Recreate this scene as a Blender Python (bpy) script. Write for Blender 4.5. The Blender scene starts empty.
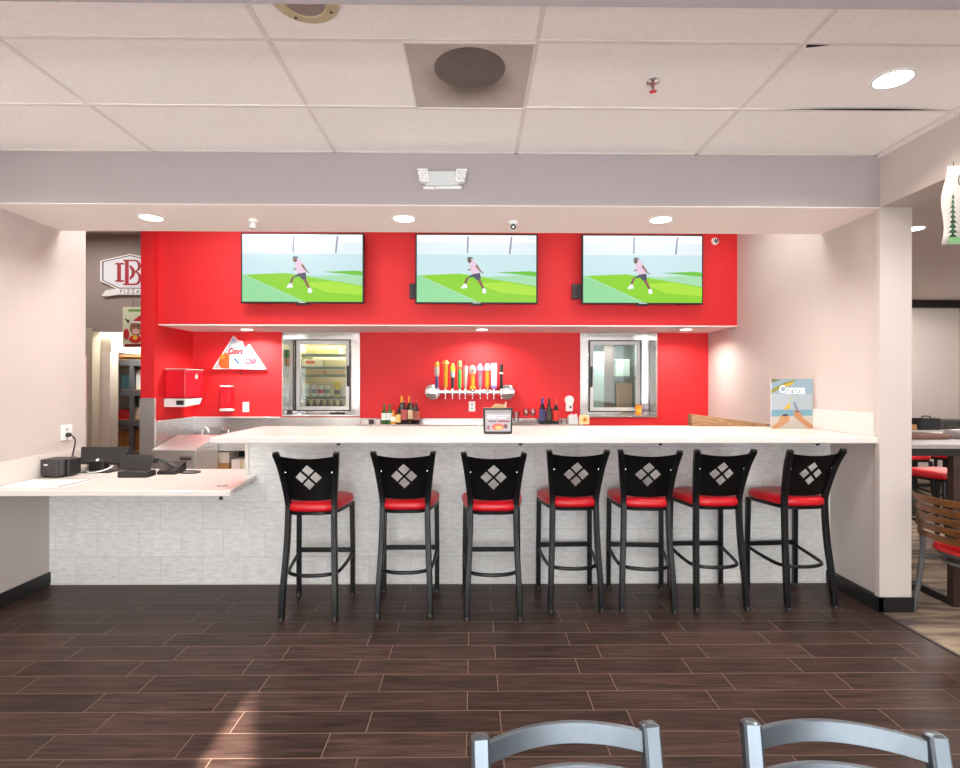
import bpy, bmesh, math, random
from mathutils import Vector, Matrix, Euler
random.seed(7)
S = bpy.context.scene
COL = S.collection
PI = math.pi

# ------------------------------------------------------------------ camera
cam_d = bpy.data.cameras.new('camera')
cam_d.sensor_fit = 'HORIZONTAL'; cam_d.sensor_width = 36.0
cam_d.lens = 36.0 * 555.0 / 960.0
cam_d.clip_start = 0.05
cam = bpy.data.objects.new('camera', cam_d); COL.objects.link(cam)
cam.location = (0, 0, 1.55)
cam.rotation_euler = (PI / 2, -0.0015, math.radians(-0.65))
S.camera = cam

# ------------------------------------------------------------------ world, exposure
W = bpy.data.worlds.new('world'); S.world = W; W.use_nodes = True
W.node_tree.nodes['Background'].inputs[0].default_value = (0.85, 0.92, 1.0, 1)
W.node_tree.nodes['Background'].inputs[1].default_value = 0.35
S.view_settings.view_transform = 'Standard'
S.view_settings.look = 'None'
S.view_settings.gamma = 1.0
S.view_settings.use_curve_mapping = False
S.view_settings.exposure = 0.36
S.cycles.use_denoising = True
S.cycles.max_bounces = 10
S.cycles.diffuse_bounces = 6


def srgb(c):
    out = []
    for v in c:
        v = v / 255.0
        out.append(v / 12.92 if v <= 0.04045 else ((v + 0.055) / 1.055) ** 2.4)
    return tuple(out)


def area(name, loc, direction, sx, sy, power, color, spread=PI, shape='RECTANGLE'):
    d = bpy.data.lights.new(name, 'AREA'); d.shape = shape
    d.size = sx
    if shape in ('RECTANGLE', 'ELLIPSE'): d.size_y = sy
    d.energy = power; d.color = color; d.spread = spread
    o = bpy.data.objects.new(name, d); COL.objects.link(o)
    o.location = loc
    o.rotation_euler = Vector(direction).to_track_quat('-Z', 'Y').to_euler()
    return o


WARM = (1.0, 0.93, 0.87)
DAY = (0.86, 0.93, 1.0)
# daylight through the shop-front windows behind the camera
area('daylight_front_windows', (0.1, -3.32, 1.75), (0, 1, 0.10), 3.4, 2.1, 92, DAY)
# added upward light that brightens the ceiling, in place of bounced daylight
area('ceiling_fill_rear', (-0.3, -3.30, 0.9), (0, 0.55, 1.0), 5.6, 0.5, 150, (0.90, 0.95, 1.0))
# unseen uplight behind the viewer, added near the floor to lift the ceiling
area('ceiling_fill_low', (-0.3, -1.3, 0.06), (0, 0.12, 1), 5.2, 2.6, 250, (0.97, 0.96, 0.97))
area('dining_window_fill', (5.9, -3.32, 1.75), (0, 1, 0), 4.6, 2.1, 60, DAY)  # unseen cool light, added because the closed-in dining room needs light
# sunlight (through an added sheet whose hole shapes its floor patch)
sun_d = bpy.data.lights.new('sun', 'SUN'); sun_d.energy = 42.0; sun_d.angle = math.radians(0.6); sun_d.color = (1, 0.93, 0.84)
sun = bpy.data.objects.new('sun', sun_d); COL.objects.link(sun)
SUN_DIR = Vector((0.06, 1.0, -0.42)).normalized()
sun.rotation_euler = SUN_DIR.to_track_quat('-Z', 'Y').to_euler()
sun.location = (0, -6, 4)
# fluorescent troffers on the bar's own ceiling, above the bartenders' aisle (hidden by the header)
for x, p_ in ((-2.3, 24), (0.0, 6), (2.0, 13)):
    area('bar_troffer', (x, 4.70, 3.37), (0, 0.10, -1), 1.1, 0.55, p_, (1.0, 0.97, 0.94))
# unseen lamps added to light the passage, storeroom and dining room
area('passage_fill', (-4.6, 6.2, 3.36), (0, 0, -1), 1.0, 0.5, 15, (1.0, 0.95, 0.90))
area('storeroom_fill', (-4.35, 7.2, 2.22), (0, .45, -1), 0.9, 0.15, 13, (1.0, 0.95, 0.88))
for x, y in ((5.0, 3.2), (6.4, 6.2), (7.6, 8.9)):
    area('dining_fill', (x, y, 3.06), (0, 0, -1), 1.0, 0.5, 40, (1.0, 0.95, 0.90))
# the rear part of this room's ceiling fittings (behind the camera)
for x in (-2.2, 0.9):
    area('room_troffer', (x, -0.6, 3.08), (0, 0, -1), 1.1, 0.55, 12, (1.0, 0.96, 0.92))


# ------------------------------------------------------------------ materials
def nmat(name):
    m = bpy.data.materials.new(name); m.use_nodes = True
    nt = m.node_tree
    return m, nt, nt.nodes['Principled BSDF']


def mat(name, rgb, rough=0.5, metal=0.0, var=0.04, scale=14.0, bump=0.0, bscale=80.0, spec=0.5, emit=None, estr=0.0, coat=0.0):
    m, nt, p = nmat(name)
    c = srgb(rgb)
    N = nt.nodes; L = nt.links
    tc = N.new('ShaderNodeTexCoord')
    nz = N.new('ShaderNodeTexNoise'); nz.inputs['Scale'].default_value = scale; nz.inputs['Detail'].default_value = 3
    L.new(tc.outputs['Object'], nz.inputs['Vector'])
    mx = N.new('ShaderNodeMix'); mx.data_type = 'RGBA'
    mx.inputs['A'].default_value = tuple(max(0, v * (1 - var)) for v in c) + (1,)
    mx.inputs['B'].default_value = tuple(min(1, v * (1 + var)) for v in c) + (1,)
    L.new(nz.outputs['Fac'], mx.inputs['Factor'])
    L.new(mx.outputs['Result'], p.inputs['Base Color'])
    p.inputs['Roughness'].default_value = rough
    p.inputs['Metallic'].default_value = metal
    p.inputs['Specular IOR Level'].default_value = spec
    if coat: p.inputs['Coat Weight'].default_value = coat
    if bump:
        n2 = N.new('ShaderNodeTexNoise'); n2.inputs['Scale'].default_value = bscale
        L.new(tc.outputs['Object'], n2.inputs['Vector'])
        b = N.new('ShaderNodeBump'); b.inputs['Strength'].default_value = bump; b.inputs['Distance'].default_value = 0.004
        L.new(n2.outputs['Fac'], b.inputs['Height']); L.new(b.outputs['Normal'], p.inputs['Normal'])
    if emit:
        p.inputs['Emission Color'].default_value = srgb(emit) + (1,)
        p.inputs['Emission Strength'].default_value = estr
    return m


_cache = {}


def col(rgb, rough=0.5, metal=0.0, **k):
    key = (tuple(rgb), rough, metal, tuple(sorted(k.items())))
    if key not in _cache:
        _cache[key] = mat('paint_%d_%d_%d' % tuple(rgb), rgb, rough, metal, **k)
    return _cache[key]


_ec = {}


def glow(rgb, strength=1.0):
    key = (tuple(rgb), strength)
    if key not in _ec:
        m, nt, p = nmat('lit_%d_%d_%d' % tuple(rgb))
        p.inputs['Base Color'].default_value = (0.01, 0.01, 0.01, 1)
        p.inputs['Roughness'].default_value = 0.25
        p.inputs['Emission Color'].default_value = srgb(rgb) + (1,)
        p.inputs['Emission Strength'].default_value = strength
        _ec[key] = m
    return _ec[key]


def stainless(name, rgb=(190, 188, 186), rough=0.28):
    m, nt, p = nmat(name)
    N = nt.nodes; L = nt.links
    tc = N.new('ShaderNodeTexCoord'); mp = N.new('ShaderNodeMapping'); mp.inputs['Scale'].default_value = (3, 3, 160)
    nz = N.new('ShaderNodeTexNoise'); nz.inputs['Scale'].default_value = 3.0; nz.inputs['Detail'].default_value = 4
    L.new(tc.outputs['Object'], mp.inputs['Vector']); L.new(mp.outputs['Vector'], nz.inputs['Vector'])
    mr = N.new('ShaderNodeMapRange'); mr.inputs['To Min'].default_value = rough - 0.06; mr.inputs['To Max'].default_value = rough + 0.08
    L.new(nz.outputs['Fac'], mr.inputs['Value']); L.new(mr.outputs['Result'], p.inputs['Roughness'])
    p.inputs['Base Color'].default_value = srgb(rgb) + (1,)
    p.inputs['Metallic'].default_value = 0.9
    return m


def glass(name, tint=(235, 240, 238), refl=0.10):
    m = bpy.data.materials.new(name); m.use_nodes = True
    nt = m.node_tree; N = nt.nodes; L = nt.links
    N.remove(N['Principled BSDF'])
    out = N['Material Output']
    tr = N.new('ShaderNodeBsdfTransparent'); tr.inputs[0].default_value = srgb(tint) + (1,)
    gl = N.new('ShaderNodeBsdfGlossy'); gl.inputs['Roughness'].default_value = 0.04
    fr = N.new('ShaderNodeFresnel'); fr.inputs['IOR'].default_value = 1.35
    ad = N.new('ShaderNodeMath'); ad.operation = 'ADD'; ad.inputs[1].default_value = refl; ad.use_clamp = True
    L.new(fr.outputs[0], ad.inputs[0])
    mx = N.new('ShaderNodeMixShader')
    L.new(ad.outputs[0], mx.inputs[0]); L.new(tr.outputs[0], mx.inputs[1]); L.new(gl.outputs[0], mx.inputs[2])
    L.new(mx.outputs[0], out.inputs['Surface'])
    return m


def floor_planks():
    m, nt, p = nmat('dark_wood_plank_tile')
    N = nt.nodes; L = nt.links
    tc = N.new('ShaderNodeTexCoord')
    mp = N.new('ShaderNodeMapping'); mp.inputs['Location'].default_value = (-0.126, -0.0025, 0)
    L.new(tc.outputs['Object'], mp.inputs['Vector'])
    br = N.new('ShaderNodeTexBrick')
    br.offset = 0.257; br.offset_frequency = 2; br.squash = 1.0
    br.inputs['Scale'].default_value = 1.0
    br.inputs['Brick Width'].default_value = 0.603
    br.inputs['Row Height'].default_value = 0.1645
    br.inputs['Mortar Size'].default_value = 0.0022
    br.inputs['Mortar Smooth'].default_value = 0.2
    br.inputs['Bias'].default_value = 0.0
    br.inputs['Color1'].default_value = (0, 0, 0, 1); br.inputs['Color2'].default_value = (1, 1, 1, 1)
    br.inputs['Mortar'].default_value = (0.5, 0.5, 0.5, 1)
    L.new(mp.outputs['Vector'], br.inputs['Vector'])
    # wood grain stretched along the plank
    gm = N.new('ShaderNodeMapping'); gm.inputs['Scale'].default_value = (2.2, 34, 1)
    L.new(tc.outputs['Object'], gm.inputs['Vector'])
    off = N.new('ShaderNodeVectorMath'); off.operation = 'ADD'
    sc = N.new('ShaderNodeVectorMath'); sc.operation = 'SCALE'; sc.inputs['Scale'].default_value = 7.0
    L.new(br.outputs['Color'], sc.inputs[0]); L.new(gm.outputs['Vector'], off.inputs[0]); L.new(sc.outputs[0], off.inputs[1])
    nz = N.new('ShaderNodeTexNoise'); nz.inputs['Scale'].default_value = 1.6; nz.inputs['Detail'].default_value = 6; nz.inputs['Distortion'].default_value = 0.6
    L.new(off.outputs[0], nz.inputs['Vector'])
    cr = N.new('ShaderNodeValToRGB')
    cr.color_ramp.elements[0].position = 0.28; cr.color_ramp.elements[0].color = srgb((34, 24, 22)) + (1,)
    cr.color_ramp.elements[1].position = 0.75; cr.color_ramp.elements[1].color = srgb((84, 63, 55)) + (1,)
    L.new(nz.outputs['Fac'], cr.inputs['Fac'])
    tone = N.new('ShaderNodeMix'); tone.data_type = 'RGBA'; tone.blend_type = 'MULTIPLY'; tone.inputs['Factor'].default_value = 1.0
    tm = N.new('ShaderNodeMapRange'); tm.inputs['To Min'].default_value = 0.72; tm.inputs['To Max'].default_value = 1.1
    L.new(br.outputs['Color'], tm.inputs['Value'])
    L.new(cr.outputs['Color'], tone.inputs['A']); L.new(tm.outputs['Result'], tone.inputs['B'])
    mx = N.new('ShaderNodeMix'); mx.data_type = 'RGBA'
    L.new(br.outputs['Fac'], mx.inputs['Factor']); L.new(tone.outputs['Result'], mx.inputs['A'])
    mx.inputs['B'].default_value = srgb((124, 102, 90)) + (1,)
    L.new(mx.outputs['Result'], p.inputs['Base Color'])
    p.inputs['Specular IOR Level'].default_value = 0.14
    rr = N.new('ShaderNodeMapRange'); rr.inputs['To Min'].default_value = 0.26; rr.inputs['To Max'].default_value = 0.46
    L.new(nz.outputs['Fac'], rr.inputs['Value']); L.new(rr.outputs['Result'], p.inputs['Roughness'])
    bp = N.new('ShaderNodeBump'); bp.inputs['Strength'].default_value = 0.25; bp.inputs['Distance'].default_value = 0.002; bp.invert = True
    L.new(br.outputs['Fac'], bp.inputs['Height']); L.new(bp.outputs['Normal'], p.inputs['Normal'])
    return m


def bar_tile():
    m, nt, p = nmat('pale_textured_wall_tile')
    N = nt.nodes; L = nt.links
    tc = N.new('ShaderNodeTexCoord')
    mp = N.new('ShaderNodeMapping'); mp.inputs['Rotation'].default_value = (-PI / 2, 0, 0); mp.inputs['Location'].default_value = (0.11, 0.0, 0)
    L.new(tc.outputs['Object'], mp.inputs['Vector'])
    sp = N.new('ShaderNodeSeparateXYZ'); L.new(tc.outputs['Object'], sp.inputs[0])
    cb = N.new('ShaderNodeCombineXYZ'); L.new(sp.outputs['X'], cb.inputs['X']); L.new(sp.outputs['Z'], cb.inputs['Y'])
    br = N.new('ShaderNodeTexBrick'); br.offset = 0.5; br.offset_frequency = 2
    br.inputs['Scale'].default_value = 1.0
    br.inputs['Brick Width'].default_value = 0.322; br.inputs['Row Height'].default_value = 0.213
    br.inputs['Mortar Size'].default_value = 0.0022; br.inputs['Mortar Smooth'].default_value = 0.3
    br.inputs['Color1'].default_value = (0, 0, 0, 1); br.inputs['Color2'].default_value = (1, 1, 1, 1); br.inputs['Mortar'].default_value = (.5, .5, .5, 1)
    L.new(cb.outputs[0], br.inputs['Vector'])
    gm = N.new('ShaderNodeMapping'); gm.inputs['Scale'].default_value = (6, 20, 1)
    L.new(cb.outputs[0], gm.inputs['Vector'])
    n1 = N.new('ShaderNodeTexNoise'); n1.inputs['Scale'].default_value = 2.5; n1.inputs['Detail'].default_value = 5
    L.new(gm.outputs[0], n1.inputs['Vector'])
    cr = N.new('ShaderNodeValToRGB')
    cr.color_ramp.elements[0].position = 0.3; cr.color_ramp.elements[0].color = srgb((210, 211, 208)) + (1,)
    cr.color_ramp.elements[1].position = 0.7; cr.color_ramp.elements[1].color = srgb((234, 235, 233)) + (1,)
    L.new(n1.outputs['Fac'], cr.inputs['Fac'])
    tm = N.new('ShaderNodeMapRange'); tm.inputs['To Min'].default_value = 0.95; tm.inputs['To Max'].default_value = 1.02
    L.new(br.outputs['Color'], tm.inputs['Value'])
    t = N.new('ShaderNodeMix'); t.data_type = 'RGBA'; t.blend_type = 'MULTIPLY'; t.inputs['Factor'].default_value = 1
    L.new(cr.outputs['Color'], t.inputs['A']); L.new(tm.outputs['Result'], t.inputs['B'])
    mx = N.new('ShaderNodeMix'); mx.data_type = 'RGBA'
    L.new(br.outputs['Fac'], mx.inputs['Factor']); L.new(t.outputs['Result'], mx.inputs['A'])
    mx.inputs['B'].default_value = srgb((196, 196, 191)) + (1,)
    L.new(mx.outputs['Result'], p.inputs['Base Color'])
    p.inputs['Roughness'].default_value = 0.45
    return m


def ceiling_tile_mat():
    m, nt, p = nmat('fissured_acoustic_tile')
    N = nt.nodes; L = nt.links
    tc = N.new('ShaderNodeTexCoord')
    n1 = N.new('ShaderNodeTexNoise'); n1.inputs['Scale'].default_value = 150; n1.inputs['Detail'].default_value = 3; n1.inputs['Distortion'].default_value = 1.5
    L.new(tc.outputs['Object'], n1.inputs['Vector'])
    cr = N.new('ShaderNodeValToRGB')
    cr.color_ramp.elements[0].position = 0.30; cr.color_ramp.elements[0].color = srgb((214, 206, 200)) + (1,)
    cr.color_ramp.elements[1].position = 0.42; cr.color_ramp.elements[1].color = srgb((247, 241, 236)) + (1,)
    L.new(n1.outputs['Fac'], cr.inputs['Fac']); L.new(cr.outputs['Color'], p.inputs['Base Color'])
    p.inputs['Roughness'].default_value = 0.9
    b = N.new('ShaderNodeBump'); b.inputs['Strength'].default_value = 0.3; b.inputs['Distance'].default_value = 0.003
    L.new(n1.outputs['Fac'], b.inputs['Height']); L.new(b.outputs['Normal'], p.inputs['Normal'])
    return m


def carpet_mat():
    m, nt, p = nmat('striped_beige_carpet')
    N = nt.nodes; L = nt.links
    tc = N.new('ShaderNodeTexCoord')
    mp = N.new('ShaderNodeMapping'); mp.inputs['Rotation'].default_value = (0, 0, 0.35); mp.inputs['Scale'].default_value = (1.2, 7, 1)
    L.new(tc.outputs['Object'], mp.inputs['Vector'])
    n1 = N.new('ShaderNodeTexNoise'); n1.inputs['Scale'].default_value = 1.6; n1.inputs['Detail'].default_value = 3; n1.inputs['Distortion'].default_value = 0.5
    L.new(mp.outputs[0], n1.inputs['Vector'])
    cr = N.new('ShaderNodeValToRGB'); e = cr.color_ramp.elements
    e[0].position = 0.34; e[0].color = srgb((88, 76, 74)) + (1,)
    e[1].position = 0.72; e[1].color = srgb((166, 150, 128)) + (1,)
    a = e.new(0.46); a.color = srgb((118, 102, 90)) + (1,)
    a = e.new(0.56); a.color = srgb((146, 129, 110)) + (1,)
    L.new(n1.outputs['Fac'], cr.inputs['Fac']); L.new(cr.outputs['Color'], p.inputs['Base Color'])
    p.inputs['Roughness'].default_value = 0.95
    n2 = N.new('ShaderNodeTexNoise'); n2.inputs['Scale'].default_value = 400
    L.new(tc.outputs['Object'], n2.inputs['Vector'])
    b = N.new('ShaderNodeBump'); b.inputs['Strength'].default_value = 0.4; b.inputs['Distance'].default_value = 0.004
    L.new(n2.outputs['Fac'], b.inputs['Height']); L.new(b.outputs['Normal'], p.inputs['Normal'])
    return m


def vent_dust():
    m, nt, p = nmat('dusty_vent_paint'); N = nt.nodes; L = nt.links
    tc = N.new('ShaderNodeTexCoord'); mp = N.new('ShaderNodeMapping'); mp.inputs['Location'].default_value = (0, -.03, 0); mp.inputs['Scale'].default_value = (1, 1.05, 0)
    L.new(tc.outputs['Object'], mp.inputs['Vector'])
    ln = N.new('ShaderNodeVectorMath'); ln.operation = 'LENGTH'; L.new(mp.outputs[0], ln.inputs[0])
    nz = N.new('ShaderNodeTexNoise'); nz.inputs['Scale'].default_value = 6; L.new(tc.outputs['Object'], nz.inputs['Vector'])
    ad = N.new('ShaderNodeMath'); ad.operation = 'MULTIPLY_ADD'; ad.inputs[1].default_value = .12; L.new(nz.outputs['Fac'], ad.inputs[0]); L.new(ln.outputs['Value'], ad.inputs[2])
    cr = N.new('ShaderNodeValToRGB')
    cr.color_ramp.elements[0].position = .16; cr.color_ramp.elements[0].color = srgb((110, 98, 90)) + (1,)
    cr.color_ramp.elements[1].position = .33; cr.color_ramp.elements[1].color = srgb((186, 175, 166)) + (1,)
    L.new(ad.outputs[0], cr.inputs['Fac']); L.new(cr.outputs['Color'], p.inputs['Base Color']); p.inputs['Roughness'].default_value = .7
    return m


def wood(name, c1, c2, scale=(2, 30, 30), rough=0.4):
    m, nt, p = nmat(name)
    N = nt.nodes; L = nt.links
    tc = N.new('ShaderNodeTexCoord'); mp = N.new('ShaderNodeMapping'); mp.inputs['Scale'].default_value = scale
    L.new(tc.outputs['Object'], mp.inputs['Vector'])
    n1 = N.new('ShaderNodeTexNoise'); n1.inputs['Scale'].default_value = 2.0; n1.inputs['Detail'].default_value = 5
    L.new(mp.outputs[0], n1.inputs['Vector'])
    cr = N.new('ShaderNodeValToRGB')
    cr.color_ramp.elements[0].position = 0.3; cr.color_ramp.elements[0].color = srgb(c1) + (1,)
    cr.color_ramp.elements[1].position = 0.7; cr.color_ramp.elements[1].color = srgb(c2) + (1,)
    L.new(n1.outputs['Fac'], cr.inputs['Fac']); L.new(cr.outputs['Color'], p.inputs['Base Color'])
    p.inputs['Roughness'].default_value = rough
    return m


M_PINK = mat('warm_greige_paint', (200, 190, 184), 0.75, var=0.02, scale=3, bump=0.08, bscale=160)
M_GREY = mat('beam_grey', (164, 155, 155), 0.8, var=0.02, scale=3, bump=0.08, bscale=160)  # used on the beams, greyer than the walls
M_DGREY = mat('mid_grey_paint', (158, 144, 138), 0.8, var=0.02, scale=3)
M_SOFFIT = mat('pale_soffit', (246, 238, 232), 0.8, var=0.02, scale=3)
M_RED = mat('red_paint', (212, 26, 32), 0.6, var=0.03, scale=2.5, bump=0.06, bscale=160)
M_CEIL = ceiling_tile_mat()
M_GRID = mat('ceiling_grid_white', (228, 220, 214), 0.6)
M_RCEIL = mat('dining_ceiling_paint', (196, 184, 179), 0.85, var=0.06, scale=1.5)
M_FLOOR = floor_planks()
M_CARPET = carpet_mat()
M_TILE = bar_tile()
M_BASE = mat('black_rubber_base', (22, 20, 21), 0.45)
M_SS = stainless('brushed_stainless')
M_SSL = stainless('bright_stainless', (214, 212, 210), 0.22)
M_GUARD = stainless('satin_guard_steel', (222, 220, 218), 0.42)
M_CHROME = mat('chrome', (225, 225, 225), 0.12, 1.0, var=0.01)
M_QUARTZ = mat('white_quartz', (220, 214, 208), 0.22, var=0.02, scale=40)
M_QEDGE = mat('white_quartz_edge', (218, 215, 210), 0.25, var=0.02, scale=40)
M_BLKMET = mat('black_powder_coat', (9, 10, 13), 0.34, 0.0, var=0.1, scale=30, spec=0.35)
M_BLKPNL = mat('black_panel', (7, 7, 8), 0.4, var=0.1, scale=30, spec=0.2)
M_REDVIN = mat('red_vinyl', (196, 14, 28), 0.34, var=0.05, scale=20, bump=0.05, bscale=300)
M_BRUSH = mat('brushed_silver_metal', (106, 115, 122), 0.38, 0.85, var=0.14, scale=22)
M_BLKPLA = mat('black_plastic', (26, 25, 26), 0.4)
M_DKPLA = mat('charcoal_plastic', (52, 49, 49), 0.5)
M_WHTPLA = mat('white_plastic', (236, 236, 234), 0.4)
M_GREYPLA = mat('light_grey_plastic', (205, 208, 208), 0.45)
M_GLASS = glass('clear_glass', (250, 252, 251), .12)
M_CGLASS = glass('cooler_glass', (226, 232, 228), 0.05)
M_CARD = mat('cardboard', (176, 128, 78), 0.85, var=0.1, scale=20)
M_CREAM = mat('cream_laminate', (224, 216, 198), 0.6)
M_OLIVE = mat('pale_olive_paint', (196, 188, 166), 0.6)
M_DARK = mat('flat_black', (16, 14, 13), 0.9)
M_STEELG = mat('grey_shelf_steel', (96, 98, 102), 0.5, 0.3)
M_WSLAT = wood('honey_wood', (66, 37, 16), (108, 67, 32), (3, 30, 30), 0.35)
M_DKWOOD = wood('dark_wood', (40, 27, 22), (66, 46, 38))
M_WEDGE = wood('striped_brown_wood', (112, 76, 46), (178, 138, 98), (7, 40, 40), 0.6)


# ------------------------------------------------------------------ mesh builder
class MB:
    def __init__(s):
        s.v = []; s.f = []; s.m = []; s.mats = []; s.sm = []

    def mi(s, m):
        if m not in s.mats: s.mats.append(m)
        return s.mats.index(m)

    def add(s, verts, faces, m, smooth=False):
        o = len(s.v); s.v += [Vector(p) for p in verts]; k = s.mi(m)
        for f in faces:
            s.f.append([i + o for i in f]); s.m.append(k); s.sm.append(smooth)
        return o

    def box(s, x0, x1, y0, y1, z0, z1, m):
        return s.add([(x0, y0, z0), (x1, y0, z0), (x1, y1, z0), (x0, y1, z0), (x0, y0, z1), (x1, y0, z1), (x1, y1, z1), (x0, y1, z1)],
                     [(0, 3, 2, 1), (4, 5, 6, 7), (0, 1, 5, 4), (1, 2, 6, 5), (2, 3, 7, 6), (3, 0, 4, 7)], m)

    def rbox(s, x0, x1, y0, y1, z0, z1, m, r=0.01, seg=3):
        """box with corners rounded in plan (about Z)"""
        pts = []
        for cx, cy, a0 in ((x1 - r, y0 + r, -90), (x1 - r, y1 - r, 0), (x0 + r, y1 - r, 90), (x0 + r, y0 + r, 180)):
            for k in range(seg + 1):
                a = math.radians(a0 + 90 * k / seg); pts.append((cx + r * math.cos(a), cy + r * math.sin(a)))
        return s.prism(pts, 'z', z0, z1, m)

    def prism(s, pts, ax, a, b, m, smooth=False):
        """extrude 2D polygon along axis. z:(x,y)  y:(x,z)  x:(y,z)"""
        n = len(pts)

        def P(p, h):
            return {'z': (p[0], p[1], h), 'y': (p[0], h, p[1]), 'x': (h, p[0], p[1])}[ax]
        vs = [P(p, a) for p in pts] + [P(p, b) for p in pts]
        fs = [tuple(range(n))[::-1], tuple(range(n, 2 * n))] + [(i, (i + 1) % n, n + (i + 1) % n, n + i) for i in range(n)]
        return s.add(vs, fs, m, smooth)

    def tube(s, path, r, m, seg=10, closed=False, prof=None, cap=True):
        path = [Vector(p) for p in path]; n = len(path)
        rs = r if isinstance(r, (list, tuple)) else [r] * n
        vs = []; up = None
        for i, p in enumerate(path):
            if closed: t = path[(i + 1) % n] - path[i - 1]
            else: t = path[min(i + 1, n - 1)] - path[max(i - 1, 0)]
            t.normalize()
            if up is None:
                up = Vector((0, 0, 1)) if abs(t.z) < 0.9 else Vector((0, 1, 0))
            a = up - t * up.dot(t); a.normalize(); up = a
            b = t.cross(a)
            if prof:
                for (u, w) in prof: vs.append(p + b * u * rs[i] + a * w * rs[i])
            else:
                for k in range(seg):
                    an = 2 * PI * k / seg; vs.append(p + b * math.cos(an) * rs[i] + a * math.sin(an) * rs[i])
        q = len(prof) if prof else seg
        fs = []
        for i in range(n if closed else n - 1):
            j = (i + 1) % n
            for k in range(q):
                k2 = (k + 1) % q
                fs.append((i * q + k, i * q + k2, j * q + k2, j * q + k))
        o = s.add(vs, fs, m, True)
        if cap and not closed:
            s.f.append([o + k for k in range(q)][::-1]); s.m.append(s.mi(m)); s.sm.append(False)
            s.f.append([o + (n - 1) * q + k for k in range(q)]); s.m.append(s.mi(m)); s.sm.append(False)
        return o

    def lathe(s, prof, m, c=(0, 0, 0), seg=24, ax='z', cap=True):
        vs = []; n = len(prof)
        for (r, h) in prof:
            for k in range(seg):
                a = 2 * PI * k / seg; x = r * math.cos(a); y = r * math.sin(a)
                p = {'z': (x, y, h), 'y': (x, h, y), 'x': (h, x, y)}[ax]
                vs.append((p[0] + c[0], p[1] + c[1], p[2] + c[2]))
        fs = [(i * seg + k, i * seg + (k + 1) % seg, (i + 1) * seg + (k + 1) % seg, (i + 1) * seg + k) for i in range(n - 1) for k in range(seg)]
        o = s.add(vs, fs, m, True)
        if cap:
            for i, rev in ((0, True), (n - 1, False)):
                if prof[i][0] > 1e-4:
                    f = [o + i * seg + k for k in range(seg)]
                    s.f.append(f[::-1] if rev else f); s.m.append(s.mi(m)); s.sm.append(False)
        return o

    def poly(s, pts, m):
        return s.add(pts, [tuple(range(len(pts)))], m)

    def xf(s, start, M):
        for i in range(start, len(s.v)): s.v[i] = M @ s.v[i]

    def art(s, O, U, V):
        return Art(s, Vector(O), Vector(U).normalized(), Vector(V).normalized())

    def build(s, name, parent=None, bevel=0.0, bseg=2, angle=35, loc=None):
        me = bpy.data.meshes.new(name)
        me.from_pydata([tuple(p) for p in s.v], [], s.f)
        for m in s.mats: me.materials.append(m)
        me.polygons.foreach_set('material_index', s.m)
        bm = bmesh.new(); bm.from_mesh(me)
        bmesh.ops.recalc_face_normals(bm, faces=[f for f in bm.faces])
        bm.to_mesh(me); bm.free()
        me.polygons.foreach_set('use_smooth', [True] * len(me.polygons))
        me.set_sharp_from_angle(angle=math.radians(angle))
        me.update()
        o = bpy.data.objects.new(name, me); COL.objects.link(o)
        if parent is not None: o.parent = parent
        if loc: o.location = loc
        if bevel:
            b = o.modifiers.new('bevel', 'BEVEL'); b.width = bevel; b.segments = bseg; b.limit_method = 'ANGLE'; b.angle_limit = math.radians(40)
        return o


class Art:
    """flat drawing laid on a surface: each layer stands 0.5 mm proud of the last"""
    def __init__(s, mb, O, U, V):
        s.mb = mb; s.O = O; s.U = U; s.V = V; s.N = U.cross(V); s.k = 0

    def P(s, u, v, k): return s.O + s.U * u + s.V * v + s.N * (0.0006 * k)

    def poly(s, pts, m, layer=None):
        s.k += 1
        s.mb.poly([s.P(u, v, s.k if layer is None else layer) for u, v in pts], m)

    def rect(s, u0, u1, v0, v1, m, layer=None): s.poly([(u0, v0), (u1, v0), (u1, v1), (u0, v1)], m, layer)

    def disc(s, u, v, r, m, r2=None, n=20, layer=None):
        r2 = r2 or r
        s.poly([(u + r * math.cos(2 * PI * k / n), v + r2 * math.sin(2 * PI * k / n)) for k in range(n)], m, layer)

    def line(s, u0, v0, u1, v1, w, m, layer=None):
        d = Vector((u1 - u0, v1 - v0)); d.normalize(); n = Vector((-d.y, d.x)) * w / 2
        s.poly([(u0 - n.x, v0 - n.y), (u1 - n.x, v1 - n.y), (u1 + n.x, v1 + n.y), (u0 + n.x, v0 + n.y)], m, layer)

    def text(s, txt, u, v, size, m, align='CENTER', sx=1.0, shear=0.0, bold=0.0):
        s.k += 1
        cu = bpy.data.curves.new('t', 'FONT'); cu.body = txt; cu.size = size; cu.align_x = align; cu.align_y = 'CENTER'; cu.shear = shear
        cu.offset = bold
        ob = bpy.data.objects.new('t', cu); COL.objects.link(ob)
        dg = bpy.context.evaluated_depsgraph_get(); dg.update()
        me = bpy.data.meshes.new_from_object(ob.evaluated_get(dg))
        vs = [s.P(u + p.co.x * sx, v + p.co.y, s.k) for p in me.vertices]
        fs = [tuple(p.vertices) for p in me.polygons]
        if fs: s.mb.add(vs, fs, m)
        bpy.data.objects.remove(ob); bpy.data.curves.remove(cu); bpy.data.meshes.remove(me)


def tag(o, label=None, cat=None, group=None, kind=None):
    if label: o['label'] = label
    if cat: o['category'] = cat
    if group: o['group'] = group
    if kind: o['kind'] = kind
    return o


def thing(name, label, cat, loc=(0, 0, 0), rz=0.0, group=None):
    o = bpy.data.objects.new(name, None); COL.objects.link(o)
    o.location = loc; o.rotation_euler = (0, 0, rz); o.empty_display_size = 0.05
    return tag(o, label, cat, group)


def struct(o, label=None):
    o['kind'] = 'structure'
    if label: o['label'] = label
    return o


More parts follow.
